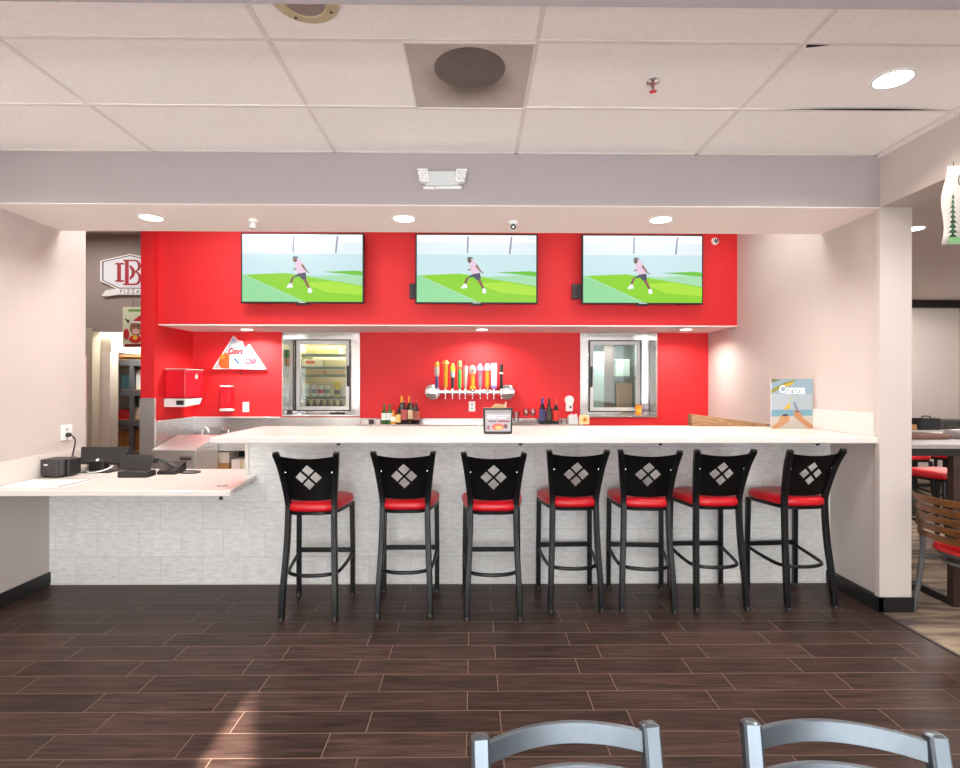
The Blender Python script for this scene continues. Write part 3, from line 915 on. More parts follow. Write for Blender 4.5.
# dust streak on the plate
t = thing('sprinkler_head', 'small chrome sprinkler head hanging from a ceiling tile', 'sprinkler', (0.92, 2.845, CZ))
b = MB(); b.lathe([(.036, -.001), (.034, -.008), (.018, -.014)], M_CHROME, seg=20); b.build('escutcheon', t)
b = MB(); b.lathe([(.010, -.014), (.010, -.03), (.006, -.034), (.006, -.05)], mat('red_brass', (150, 118, 108), 0.3, 0.8), seg=12); b.lathe([(.019, -.052), (.019, -.055)], M_CHROME, seg=16); b.build('deflector', t)
t = thing('ceiling_speaker', 'round beige ceiling speaker by the near cross beam', 'speaker', (-0.69, 2.265, CZ))
M_BEIGE = mat('aged_beige_plastic', (196, 182, 146), 0.6)
b = MB(); b.lathe([(.135, -.001), (.132, -.010), (.085, -.016), (.080, -.012)], M_BEIGE, seg=32, cap=False); b.build('rim', t)
b = MB(); b.lathe([(.082, -.012), (.05, -.016), (.001, -.018)], mat('grille_grey', (150, 136, 130), 0.7), seg=28, cap=False); b.build('grille', t)
for a in (0.5, 2.2, 3.7, 5.3):
    b = MB(); b.lathe([(.006, -.0125), (.006, -.017)], M_DKPLA, (.108 * math.cos(a), .108 * math.sin(a), 0), 8); b.build('screw', t)
t = thing('emergency_light', 'white twin-head emergency light on the grey header beam', 'emergency light', (-0.212, 3.755, 2.922))
b = MB(); b.prism([(-.115, -.045), (.115, -.045), (.105, .05), (-.105, .05)], 'y', -.05, -.001, M_GREYPLA); b.box(-.13, .13, -.035, -.001, -.064, -.045, M_WHTPLA); b.build('housing', t, 0.005)
for sx in (-1, 1):
    b = MB(); b.prism([(sx * .085, -.035), (sx * .150, -.03), (sx * .168, .055), (sx * .095, .055)], 'y', -.082, -.03, M_WHTPLA)
    h = b.build('lamp_head', t, 0.006)
    b = MB(); a = b.art((sx * .126, -.0825, .012), (1, 0, 0), (0, 0, 1))
    for i in range(4):
        for j in range(4): a.rect(-.028 + i * .015 + j * sx * .002, -.019 + i * .015 + j * sx * .002, -.03 + j * .016, -.02 + j * .016, M_CHROME if (i + j) % 2 else M_GREYPLA, 1)
    b.build('lens', h)
b = MB(); b.lathe([(.004, 0), (.003, -.003)], col((200, 40, 50), .4), (-.05, -.036, -.055), 8, 'y'); b.build('indicator', t)


def camera_dome(loc, label, look, wall=False):
    t = thing('security_camera', label, 'security camera', loc, 0, 'small round security cameras')
    b = MB()
    if wall: b.lathe([(.058, 0), (.055, -.02), (.045, -.03)], M_WHTPLA, ax='y')
    else: b.lathe([(.052, 0), (.050, -.02), (.040, -.030)], M_WHTPLA); b.box(-.012, .012, -.012, .012, -.05, -.028, M_WHTPLA)
    b.build('mount', t)
    c = Vector((0, -.04, 0)) if wall else Vector((0, -.005, -.062))
    q = Vector(look).to_track_quat('Z', 'Y').to_matrix().to_4x4(); q.translation = c
    b = MB(); b.lathe([(.001, -.036), (.024, -.03), (.036, -.010), (.038, .012), (.034, .03)], M_WHTPLA, seg=20); b.xf(0, q); b.build('body', t, angle=60)
    b = MB(); b.lathe([(.032, .030), (.030, .036), (.018, .038)], M_BLKPLA, seg=20); b.lathe([(.012, .038), (.010, .043), (.001, .044)], M_CHROME, seg=14); b.xf(0, q); b.build('lens', t)
    t.scale = (.68, .68, .68)
    return t


camera_dome((-1.621, 4.10, 2.755), 'white security camera under the header, above the left television', (-.3, .2, -1))
camera_dome((0.290, 4.116, 2.755), 'white security camera with black lens under the header, above the middle television', (0.02, -1, -.12))
camera_dome((2.553, 5.85, 3.065), 'white security camera on the red wall right of the right television', (-.25, -1, -.1), True)


# ------------------------------------------------------------------ wall fittings in the bar
# mountain-shaped light-up beer sign
t = thing('mountain_sign', 'white mountain-shaped sign with a basketball on the red wall', 'sign', (-2.75, BY - .03, 1.905))
b = MB()
out = [(-.31, -.185), (.31, -.185), (.112, .105), (.06, .04), (.028, .145), (-.02, .155), (-.066, .205), (-.11, .13)]
b.prism(out, 'y', -.012, .029, M_WHTPLA); b.build('board', t)
b = MB(); a = b.art((0, -.0122, 0), (1, 0, 0), (0, 0, 1))
k = .0
a.poly([(-.29, -.178), (.295, -.178), (.112, .09), (.06, .028), (.022, .14), (-.022, .145), (-.066, .19), (-.11, .115)], col((160, 168, 176), .6))
a.poly([(-.13, .08), (-.066, .19), (-.04, .155), (-.06, .12), (-.09, .13)], col((150, 170, 196), .5))
a.poly([(-.225, -.07), (-.205, -.02), (-.17, .0), (-.11, .0), (-.11, -.178), (-.20, -.178), (-.235, -.13)], col((206, 84, 20), .5))
a.line(-.215, -.03, -.125, -.165, .006, col((120, 50, 20), .5)); a.line(-.23, -.12, -.12, -.03, .006, col((120, 50, 20), .5)); a.disc(-.185, -.04, .03, col((226, 130, 40), .5))
a.rect(-.10, .025, -.178, .115, col((176, 180, 184), .6))
a.poly([(-.06, .055), (-.045, .075), (-.03, .055)], col((60, 70, 90), .5))
a.text('Coors', -.038, .022, .095, col((140, 4, 20), .6), sx=.66, shear=.25, bold=.007)
a.text('LIGHT', -.035, -.03, .035, col((120, 126, 136), .5))
a.poly([(-.075, -.075), (-.03, -.06), (.005, -.10), (.015, -.13), (-.01, -.125), (-.035, -.09)], col((50, 90, 160), .5))
a.text('Chill', .135, -.095, .09, col((140, 8, 54), .6), sx=.75, shear=.3, bold=.004)
b.build('face_print', t)
b = MB(); b.tube([(.0, .02, -.185), (.004, .022, -.25), (.0, .024, -.31)], .004, M_BLKPLA, 6); b.build('cord', t)

t = thing('paper_towel_dispenser', 'red paper towel dispenser with pale base on the partition wall', 'dispenser', (-3.305, 6.15, 1.30))
b = MB(); b.prism([(-.19, .09), (.19, .09), (.19, .40), (-.19, .40)], 'x', .001, .235, mat('dispenser_red', (206, 24, 40), .3)); b.build('cover', t, 0.02, 3)
b = MB(); b.prism([(-.19, .0), (.13, .02), (.19, .088), (-.19, .088)], 'x', .001, .225, M_GREYPLA); b.prism([(-.192, .022), (-.190, .022), (-.190, .07), (-.192, .07)], 'x', .13, .21, M_BLKPLA); b.build('base', t, 0.004)
b = MB(); a = b.art((.2355, .03, .33), (0, 1, 0), (0, 0, 1)); a.poly([(-.02, -.03), (.02, -.03), (.022, .0), (0, .035), (-.022, .0)], col((240, 190, 160), .5)); a.rect(-.026, .026, -.008, .008, col((250, 240, 235), .5)); b.build('emblem', t)
b = MB(); b.box(.0, .236, -.192, .192, .402, .408, M_GREYPLA); b.build('top_rail', t)
t = thing('soap_dispenser', 'small red soap dispenser on the red wall below the mountain sign', 'dispenser', (-2.89, BY - .001, 1.23))
b = MB(); b.prism([(-.072, -.001), (-.072, -.07), (-.05, -.10), (.05, -.10), (.072, -.07), (.072, -.001)], 'z', .03, .28, mat('soap_red', (200, 20, 34), .3)); b.build('cover', t, 0.006)
b = MB(); b.prism([(-.074, -.001), (-.074, -.072), (-.05, -.104), (.05, -.104), (.074, -.072), (.074, -.001)], 'z', 0, .028, M_GREYPLA); b.build('base', t, 0.004)
b = MB(); b.prism([(-.070, -.001), (-.070, -.07), (-.05, -.098), (.05, -.098), (.070, -.07), (.070, -.001)], 'z', .282, .296, M_GREYPLA); b.build('cap', t, 0.004)


def outlet(loc, label, rz=0, plug=True, wh=(.075, .118), kind='outlet_plate'):
    t = thing(kind, label, 'outlet', loc, rz)
    b = MB(); b.box(-wh[0] / 2, wh[0] / 2, -.007, 0, -wh[1] / 2, wh[1] / 2, M_WHTPLA); b.build('plate', t, 0.002)
    if plug:
        b = MB()
        for z in (-.024, .024):
            b.lathe([(.016, -.007), (.015, -.009)], M_GREYPLA, (0, 0, z), 14, 'y')
            for x in (-.006, .006): b.box(x - .0015, x + .0015, -.0098, -.0088, z - .005, z + .006, M_BLKPLA)
        b.build('socket', t)
    return t


outlet((-2.682, BY - .001, 1.275), 'blank white plate on the red wall right of the soap dispenser', plug=False)
outlet((-0.02, BY - .001, 1.285), 'white double outlet on the red wall below the beer taps')
ot = outlet((LW + .001, 4.483, 1.158), 'white wall outlet with a black plug above the low counter', PI / 2, wh=(.12, .125))
b = MB(); b.lathe([(.018, -.007), (.017, -.03), (.010, -.04)], M_BLKPLA, (0, 0, -.02), 12, 'y'); b.build('plug', ot)
t = thing('wall_charger', 'white plug-in adapter on the red wall right of the wine bottles', 'adapter', (1.13, BY - .001, 1.30))
b = MB(); b.lathe([(.055, 0), (.055, -.035), (.045, -.045)], M_WHTPLA, (0, 0, .06), 20, 'y'); b.box(-.04, .04, -.04, 0, -.07, .05, M_WHTPLA); b.build('body', t, 0.004)
b = MB(); b.lathe([(.014, -.04), (.012, -.05)], M_DKPLA, (.01, 0, -.02), 10, 'y'); b.build('socket', t)

# beer tap rail
t = thing('beer_tap_rail', 'chrome beer tap rail with ten assorted handles on the red wall', 'beer taps', (0, BY, 1.456))
b = MB(); b.tube([(-.47, -.12, 0), (.40, -.12, 0)], .028, M_CHROME, 16); b.build('rail', t)
for x in (-.475, .385):
    b = MB(); b.lathe([(.098, -.06), (.096, -.125), (.088, -.14), (.055, -.150), (.001, -.152)], M_CHROME, (x, 0, 0), 32, 'y'); b.lathe([(.075, -.001), (.075, -.06)], M_SS, (x, 0, 0), 24, 'y')
    b.build('flange', t)
PXH = [437, 445.7, 452.7, 459.7, 465.4, 472.7, 480.2, 487.4, 493.8, 501.3]
def hx(px): return ((px - 480) / 555 + .0113) * 6.42
def C(*c): return col(c, .45)
HD = [  # list of (profile [(r,z)..], colour) sections, z above rail
    ([( [(.012, .0), (.020, .03), (.020, .14)], (74, 70, 116)), ([(.020, .14), (.030, .17), (.030, .25)], (176, 170, 160)), ([(.030, .25), (.034, .27), (.020, .31)], (240, 150, 40))]),
    ([( [(.014, .0), (.022, .03), (.026, .28)], (216, 150, 26)), ([(.045, .285), (.040, .305), (.016, .33)], (220, 170, 80))]),
    ([( [(.012, .0), (.018, .04), (.018, .13)], (40, 44, 50)), ([(.026, .13), (.030, .20)], (160, 164, 166)), ([(.030, .20), (.032, .23), (.012, .29)], (176, 210, 50))]),
    ([( [(.016, .0), (.022, .03), (.022, .22)], (64, 160, 74)), ([(.024, .22), (.024, .26)], (220, 90, 60)), ([(.024, .26), (.018, .32)], (110, 170, 90))]),
    ([( [(.014, .0), (.026, .16), (.032, .26)], (172, 160, 156)), ([(.032, .26), (.010, .275), (.012, .345)], (150, 20, 44))]),
    ([( [(.036, .0), (.034, .02), (.020, .03), (.024, .16)], (222, 150, 20)), ([(.036, .165), (.042, .20), (.036, .25), (.012, .27)], (172, 162, 148))]),
    ([( [(.012, .0), (.020, .06), (.024, .20)], (132, 134, 150)), ([(.042, .21), (.036, .25), (.010, .29)], (80, 110, 180))]),
    ([( [(.018, .0), (.024, .05), (.026, .20)], (206, 144, 30)), ([(.034, .21), (.036, .25), (.022, .29)], (172, 170, 162))]),
    None,
    ([( [(.014, .0), (.018, .03), (.018, .17)], (34, 28, 26)), ([(.022, .17), (.022, .19)], (232, 226, 214)), ([(.018, .19), (.028, .24), (.020, .285)], (44, 34, 28))]),
]
for i, px in enumerate(PXH):
    x = hx(px)
    b = MB(); b.tube([(x, -.13, 0), (x, -.18, .005), (x, -.20, -.02), (x, -.205, -.075)], [.011, .011, .009, .007], M_CHROME, 10)
    b.lathe([(.016, .0), (.018, .03), (.010, .045)], M_CHROME, (x, -.165, 0), 12)
    fc = b.build('faucet', t)
    b = MB(); c = (x, -.165, .04)
    if HD[i] is None: b.prism([(x - .032, .07), (x + .032, .07), (x + .036, .335), (x - .034, .335)], 'y', -.18, -.155, C(168, 162, 166)); b.prism([(x - .03, .045), (x + .03, .045), (x + .03, .075), (x - .03, .075)], 'y', -.182, -.153, C(120, 96, 170))
    else:
        for prof, c3 in HD[i]: b.lathe([(r, z + .0) for r, z in prof], C(*c3), c, 14)
    if i == 5: b.lathe([(.02, 0), (.02, -.003)], C(110, 90, 80), (x, -.208, .25), 14, 'y')
    b.build('tap_handle', fc, angle=50)
b = MB()
for i in range(9):
    b.lathe([(.033, 0), (.033, .012)], M_SSL, (hx((PXH[i] + PXH[i + 1]) / 2) - .006, -.12, 0), 14, 'x')
b.build('collar', t)

# ------------------------------------------------------------------ coolers set into the back wall
def cooler(name, label, q, door, hinge_left, interior):
    """q opening, door x-range; door plane recessed 0.42 behind the wall face"""
    t = thing(name, label, 'cooler', ((q[0] + q[1]) / 2, BY, q[2])); cx = (q[0] + q[1]) / 2; Z0 = q[2]
    x0, x1, h = q[0] - cx, q[1] - cx, q[3] - q[2]
    dY = .42; d0, d1 = door[0] - cx, door[1] - cx
    b = MB()   # jamb lining and face flange
    b.box(x0 + .001, x0 + .018, -.012, dY + .05, 0.001, h - .002, M_SSL); b.box(x1 - .018, x1 - .001, -.012, dY + .05, 0.001, h - .002, M_SSL)
    b.box(x0 + .018, x1 - .018, -.012, dY + .05, h - .02, h - .002, M_SSL); b.box(x0 + .018, x1 - .018, -.014, dY + .05, 0.001, .022, M_SSL)
    b.build('frame', t, 0.002)
    b = MB()
    b.box(x0 + .018, d0 - .012, dY, dY + .05, .022, h - .02, M_SSL); b.box(d1 + .012, x1 - .018, dY, dY + .05, .022, h - .02, M_SSL)
    b.box(d0 - .012, d1 + .012, dY, dY + .05, h - .055, h - .02, M_SSL); b.box(d0 - .012, d1 + .012, dY, dY + .05, .022, .045, M_SSL)
    b.build('door_surround', t)
    dr = None
    b = MB(); z0, z1 = .052, h - .062; fw = .05
    b.box(d0, d0 + fw, dY - .02, dY + .03, z0, z1, M_WHTPLA); b.box(d1 - fw, d1, dY - .02, dY + .03, z0, z1, M_WHTPLA)
    b.box(d0 + fw, d1 - fw, dY - .02, dY + .03, z1 - fw, z1, M_WHTPLA); b.box(d0 + fw, d1 - fw, dY - .02, dY + .03, z0, z0 + fw, M_WHTPLA)
    dr = b.build('door', t, 0.004)
    b = MB()
    for (a0, a1, c0, c1) in ((d0 - .012, d0 + .006, z0 - .006, z1 + .006), (d1 - .006, d1 + .012, z0 - .006, z1 + .006), (d0, d1, z1 - .006, z1 + .007), (d0, d1, z0 - .007, z0 + .006)):
        b.box(a0, a1, dY - .024, dY - .012, c0, c1, M_BLKPLA)
    b.build('gasket', dr)
    b = MB(); b.box(d0 + fw - .004, d1 - fw + .004, dY, dY + .008, z0 + fw - .004, z1 - fw + .004, M_CGLASS); b.build('glass_pane', dr)
    hxp = d1 - .022 if hinge_left else d0 + .022
    b = MB(); b.box(hxp - .012, hxp + .012, dY - .055, dY - .02, (z0 + z1) / 2 - .14, (z0 + z1) / 2 + .12, M_DKPLA); b.build('handle', dr, 0.004)
    b = MB()   # cabinet shell behind the door
    ins = interior
    b.box(x0, x0 + .03, dY + .051, dY + .75, 0, h, ins); b.box(x1 - .03, x1, dY + .051, dY + .75, 0, h, ins)
    b.box(x0 + .03, x1 - .03, dY + .051, dY + .75, h - .03, h, ins); b.box(x0 + .03, x1 - .03, dY + .051, dY + .75, 0, .05, ins)
    b.box(x0, x1, dY + .72, dY + .75, 0, h, ins)
    b.build('cabinet', t)
    return t, cx, Z0, dY, z0, z1, d0, d1


M_COOLW = mat('cooler_liner', (236, 226, 200), .5)
M_COOLG = mat('passage_grey_green', (150, 158, 152), .6)
M_WIRE = mat('green_coated_wire', (98, 120, 106), .5)
D1 = (-2.225, -1.552); D2 = (1.458, 2.105)
tA, cxA, ZA, dY, z0, z1, d0, d1 = cooler('drinks_cooler', 'stainless framed drinks cooler with lit shelves, left of the taps', O1, D1, True, M_COOLW)
lamp = area('cooler_lamp', (0.0, dY + .12, .93), (0, .25, -1), .6, .05, 17, (1, .93, .78)); lamp.parent = tA
SH = (.22, .50, .60, .76)
for z in SH:
    b = MB()
    for k in range(14): b.box(d0 + .01 + k * .048, d0 + .016 + k * .048, dY + .09, dY + .6, z - .004, z, M_WIRE)
    b.box(d0 - .01, d1 + .02, dY + .085, dY + .095, z - .03, z + .004, M_WIRE); b.box(d0 - .01, d1 + .02, dY + .3, dY + .31, z - .01, z, M_WIRE)
    b.box(d0 - .01, d1 + .02, dY + .59, dY + .60, z - .01, z, M_WIRE); b.box(d0 - .09, d0 - .01, dY + .3, dY + .31, z - .01, z, M_WIRE); b.box(d1 + .02, d1 + .15, dY + .3, dY + .31, z - .01, z, M_WIRE)
    b.build('shelf', tA)


def make_can(c_body, c_band, label, loc, r=.033, h=.12, group=None, c_top=None):
    t = thing('drink_can', label, 'can', loc, 0, group)
    b = MB(); b.lathe([(r * .82, 0), (r, .008), (r, h - .012), (r * .84, h)], col(c_body, .3, .2), seg=16); b.build('body', t)
    b = MB(); b.lathe([(r + .0006, h * .3), (r + .0006, h * .62)], col(c_band, .4), seg=16, cap=False); b.build('label_band', t)
    b = MB(); b.lathe([(r * .84, h), (r * .80, h + .003), (r * .7, h + .001)], M_CHROME, seg=16); b.build('lid', t)
    return t


for k, (x, cb, cl, rr, hh) in enumerate(((-.245, (244, 244, 246), (210, 214, 222), .04, .165), (-.155, (240, 242, 244), (150, 160, 170), .036, .15), (-.07, (238, 240, 244), (206, 70, 70), .036, .15), (.015, (236, 238, 242), (130, 150, 140), .036, .15))):
    make_can(cb, cl, ['tall white can at the left end of the cooler shelf', 'second white can from the left on the cooler shelf', 'white can with a red band on the cooler shelf', 'white can with a grey-green band on the cooler shelf'][k],
             (cxA + d0 + .33 + x, BY + dY + .16, ZA + SH[0]), rr, hh, 'cans on the lit cooler shelf')
for k, (x, z) in enumerate(((.125, 0), (.18, .001))):
    pass
t = thing('juice_bottle', 'yellow juice bottle beside the cans in the lit cooler', 'bottle', (cxA + d0 + .47, BY + dY + .16, ZA + SH[0]))
b = MB(); b.lathe([(.036, 0), (.036, .10), (.03, .13), (.02, .145)], col((240, 210, 40), .3), seg=16); b.build('body', t)
b = MB(); b.lathe([(.037, .03), (.037, .085)], col((70, 80, 60), .5), seg=16, cap=False); b.build('label_band', t)
b = MB(); b.lathe([(.05, .146), (.048, .18), (.03, .19)], col((250, 226, 60), .4), seg=16); b.build('cap', t)
t = thing('glass_jar', 'clear jar at the right end of the lit cooler shelf', 'jar', (cxA + d0 + .57, BY + dY + .16, ZA + SH[0]))
b = MB(); b.lathe([(.036, 0), (.036, .09), (.028, .11)], M_WHTPLA, seg=16); b.build('body', t)
b = MB(); b.lathe([(.03, .111), (.03, .125)], M_GREYPLA, seg=16); b.build('lid', t)
BXC = [((-.2, .2, (226, 206, 168)), SH[1], .11, 'tan carton on the third cooler shelf from the top'), ((-.02, .24, (206, 160, 112)), SH[1], .10, None)]
for (x, w, z, h_, c3, l) in ((.17, .27, SH[2], .10, (244, 232, 206), 'white carton with red lettering patch on the second cooler shelf'), (.46, .26, SH[2], .09, (236, 214, 164), 'cream carton on the right of the second cooler shelf'),
                             (.20, .24, SH[1], .065, (214, 176, 120), 'tan carton on the left of the third cooler shelf'), (.46, .24, SH[1], .065, (226, 190, 140), 'tan carton on the right of the third cooler shelf'),
                             (.30, .42, SH[3], .09, (248, 226, 160), 'pale yellow carton on the top cooler shelf')):
    t = thing('carton', l, 'carton', (cxA + d0 + x, BY + dY + .2, ZA + z), 0, 'cartons in the lit cooler')
    b = MB(); b.box(-w / 2, w / 2, -.09, .15, 0.0005, h_, col(c3, .7)); b.build('box', t, 0.002)
    if 'red' in l:
        b = MB(); a = b.art((-.03, -.091, .06), (1, 0, 0), (0, 0, 1)); a.rect(-.06, .06, -.018, .018, col((226, 84, 60), .6)); b.build('print', t)
for k in range(6):
    b = MB(); b.lathe([(.03, 0), (.035, .012), (.035, .06), (.02, .085), (.014, .11), (.014, .125)], col((70, 66, 62), .25), seg=14)
    tag(b.build('bottle', loc=(cxA + d0 + .1 + k * .085, BY + dY + .15, ZA + .051)), 'dark small bottle in the row on the cooler floor', 'bottle', 'dark bottles on the cooler floor')
t = thing('green_bottle_opener', 'green and tan gadget hanging on the left cooler jamb', 'gadget', (O1[0] + .035, BY + .12, 1.86))
b = MB(); b.box(-.016, .008, -.03, .03, .0, .10, col((60, 120, 70), .5)); b.build('body', t, 0.006)
b = MB(); b.box(-.016, .012, -.02, .02, -.10, -.001, col((170, 140, 100), .5)); b.build('tail', t, 0.004)

tB, cxB, ZB, dY, z0, z1, d0, d1 = cooler('glass_door_cooler', 'stainless framed cooler with a dim grey interior, right of the taps', O2, D2, False, M_COOLG)
lamp = area('cooler_lamp', (0.05, dY + .14, .93), (0, .2, -1), .6, .05, 8, (.95, .97, 1)); lamp.parent = tB
b = MB(); b.box(d0 + .05, d0 + .27, dY + .35, dY + .37, .05, z1 - .12, col((176, 190, 184), .5)); b.box(d0 + .27, d0 + .40, dY + .37, dY + .39, .05, z1 - .02, col((120, 100, 88), .6)); b.build('reflection_panel', tB)  # added panels, their colours stand in for the door's reflection
t = thing('carton', 'pinkish tan carton standing in the dim right cooler', 'carton', (cxB + d0 + .51, BY + dY + .25, ZB + .051))
b = MB(); b.box(-.085, .085, -.08, .08, 0, .36, col((206, 172, 150), .7)); b.build('box', t, .002)
b = MB(); b.box(d0 + .40, d1 + .02, dY + .26, dY + .30, .48, .50, M_WIRE); b.box(d0 + .40, d1 + .02, dY + .5, dY + .52, .48, .50, M_WIRE); b.build('shelf', tB)
t = thing('storage_tub', 'pale green tub on the upper shelf of the right cooler', 'tub', (cxB + d0 + .50, BY + dY + .36, ZB + .501))
b = MB(); b.box(-.09, .09, -.08, .14, 0, .20, col((186, 200, 186), .6)); b.build('tub', t, .004)
b = MB(); b.box(-.095, .095, -.085, .145, .2005, .222, M_GREYPLA); b.build('lid', t, .004)
make_can((244, 150, 30), (250, 180, 70), 'orange can on the sill of the right cooler', (1.985, BY + .10, 1.178), .036, .125)
make_can((170, 166, 178), (120, 116, 130), 'silver grey can on the sill of the right cooler', (2.075, BY + .10, 1.178), .036, .125)
for x, nm, l in ((-2.19, 'padlock', 'small dark clamp at the left end of the left cooler sill'), (-1.62, 'remote_control', 'black remote on the sill of the left cooler')):
    b = MB()
    if nm == 'padlock': b.box(-.03, .03, -.02, .02, 0, .05, M_DKPLA); b.tube(smooth_path([(-.02, 0, .05), (-.02, 0, .08), (0, 0, .095), (.02, 0, .08), (.02, 0, .05)], 4), .006, M_CHROME, 8)
    else: b.box(-.09, .09, -.02, .02, 0, .022, M_BLKPLA); b.box(-.02, .02, -.012, .012, .022, .03, M_DKPLA)
    tag(b.build(nm, None, .003, loc=(x, BY + .06, 1.188)), l, nm.replace('_', ' '))

# ------------------------------------------------------------------ back bar shelf, bottles and glasses
t = thing('back_bar_shelf', 'stainless back bar shelf under the taps holding bottles', 'shelf', (0, 6.25, 0))
b = MB(); b.box(-1.33, 1.24, 0, .315, 1.062, 1.092, M_SSL); b.build('top', t, .003)
b = MB(); b.box(-1.33, 1.24, .303, .316, 1.0925, 1.145, M_SSL); b.build('splash', t)
b = MB(); b.box(-1.32, 1.23, .03, .30, .05, 1.061, M_SS); b.build('cabinet', t)
for x in (-1.28, 1.19):
    b = MB(); b.box(x - .02, x + .02, .05, .09, 0, .0495, M_SS); b.build('leg', t)


def bottle(x, y, h, r, c_glass, c_label, c_cap, label, group, z=1.0925, lab=(.2, .55), neck=.62, caph=.12, cap_r=1.15):
    t = thing('bottle', label, 'bottle', (x, y, z), 0, group)
    nr = r * .36
    b = MB(); b.lathe([(r * .9, 0), (r, .006), (r, h * neck * .88), (r * .8, h * neck), (nr * 1.1, h * (neck + .14)), (nr, h * .97), (nr * 1.15, h)], col(c_glass, .12), seg=18); b.build('body', t, angle=50)
    if c_label:
        b = MB(); b.lathe([(r + .0008, h * lab[0]), (r + .0008, h * lab[1])], col(c_label, .6), seg=18, cap=False); b.build('label_wrap', t)
    if c_cap:
        b = MB(); b.lathe([(nr * cap_r, h * (1 - caph)), (nr * cap_r * 1.02, h * 1.005), (nr * .4, h * 1.01)], col(c_cap, .4), seg=14); b.build('cap', t)
    return t


BG = 'bottles at the left of the back bar'
def bx(px, y=6.36): return ((px - 480) / 555 + .0113) * y
GREEN = (46, 92, 40); DKG = (24, 26, 22)
bottle(bx(384.5), 6.36, .225, .032, GREEN, (226, 234, 226), (70, 100, 60), 'short green bottle at the left end of the back bar', BG, caph=.06)
bottle(bx(389.8), 6.37, .225, .032, (52, 100, 44), (222, 230, 232), (90, 110, 70), 'short green bottle, second from the left on the back bar', BG, caph=.06)
bottle(bx(394), 6.33, .155, .030, (214, 150, 60), (248, 244, 236), (240, 150, 40), 'small amber bottle with orange cap on the back bar', BG, neck=.55, caph=.12)
bottle(bx(398.8), 6.33, .175, .030, (60, 44, 30), (240, 206, 130), (40, 34, 40), 'small bottle with a yellow label on the back bar', BG, lab=(.12, .62))
bottle(bx(400.8), 6.46, .315, .037, DKG, None, (240, 160, 40), 'dark wine bottle with a yellow capsule, behind the small yellow-labelled bottle', BG, caph=.24)
bottle(bx(404.2), 6.36, .27, .037, (44, 24, 26), (190, 96, 92), (220, 90, 80), 'dark wine bottle with a dusty red label on the back bar', BG, lab=(.18, .60), caph=.08)
bottle(bx(408.4), 6.46, .315, .037, DKG, None, (236, 150, 30), 'dark wine bottle with a yellow capsule, behind the cream-labelled bottle', BG, caph=.24)
bottle(bx(411.3), 6.36, .32, .038, (56, 46, 24), (238, 220, 178), (170, 40, 50), 'tall wine bottle with a big cream label and red capsule', BG, lab=(.18, .50), caph=.28)
bottle(bx(416.8), 6.30, .27, .037, (34, 20, 20), (160, 90, 76), (206, 60, 60), 'dark wine bottle at the right end of the left cluster', BG, lab=(.18, .56), caph=.10)
BG2 = 'three wine bottles at the right of the back bar'
bottle(bx(542.5), 6.36, .30, .037, (20, 20, 30), (64, 66, 108), (70, 70, 130), 'wine bottle with a blue label, right of the glasses', BG2, lab=(.12, .56), caph=.22)
bottle(bx(549.3), 6.36, .29, .037, (20, 18, 18), (74, 66, 56), (60, 50, 50), 'wine bottle with a dark label between the blue and red ones', BG2, lab=(.14, .54), caph=.2)
bottle(bx(556), 6.36, .28, .037, (22, 16, 16), (228, 54, 40), (206, 70, 50), 'wine bottle with a bright red label, right of the dark one', BG2, lab=(.14, .56), caph=.2)
# glasses on a bar mat
t = thing('bar_mat', 'grey ribbed bar mat under the stemware on the back bar', 'mat', (.72, 6.33, 1.0925))
b = MB(); b.box(-.32, .02, -.07, .13, 0, .008, M_STEELG)
for k in range(15): b.box(-.315 + k * .0215, -.305 + k * .0215, -.068, .128, .008, .030, col((150, 142, 138), .7))
b.build('ribs', t)
GL = [(516.5, 'clear glass at the left of the back bar mat', 0), (526, 'stemmed glass in the middle of the back bar mat', 1), (533, 'stemmed glass at the right of the back bar mat', 1)]
for px, l, stem in GL:
    b = MB()
    if stem: b.lathe([(.03, 0), (.028, .003), (.005, .006), (.004, .05), (.02, .062), (.033, .09), (.034, .12), (.028, .145), (.026, .144), (.031, .12), (.03, .09), (.002, .064)], M_GLASS, seg=20, cap=False)
    else: b.lathe([(.028, 0), (.036, .11), (.034, .11), (.026, .006), (.001, .005)], M_GLASS, seg=20)
    tag(b.build('drinking_glass', loc=(bx(px), 6.36, 1.123)), l, 'glass', 'glasses on the bar mat')
b = MB(); b.lathe([(.04, 0), (.045, .05), (.042, .052), (.038, .006), (.001, .005)], M_SSL, seg=20)
tag(b.build('steel_cup', loc=(bx(564.5), 6.35, 1.0925)), 'small steel cup right of the red-labelled bottle', 'cup')
for k, (px, l) in enumerate(((573, 'clear plastic tub of white sachets, right of the steel cup'),)):
    t = thing('plastic_tub', l, 'tub', (bx(px), 6.36, 1.0925))
    b = MB(); b.box(-.055, .055, -.05, .05, 0, .085, M_GREYPLA); b.build('tub', t, .004)
    b = MB()
    for q in range(4): o_ = len(b.v); b.box(-.045 + q * .024, -.027 + q * .024, -.03, .03, .0855, .105 + .012 * (q % 2), M_WHTPLA)
    b.build('sachets', t)
t = thing('napkin_pack', 'cream and orange printed packet at the left of the right cooler', 'packet', (bx(584), 6.33, 1.0925))
b = MB(); b.box(-.055, .055, -.02, .02, 0, .105, col((244, 226, 176), .6)); b.build('packet', t, .003)
b = MB(); a = b.art((0, -.0205, .05), (1, 0, 0), (0, 0, 1)); a.disc(0, 0, .03, col((236, 190, 90), .6)); a.disc(.005, .005, .014, col((206, 110, 60), .6)); b.build('print', t)
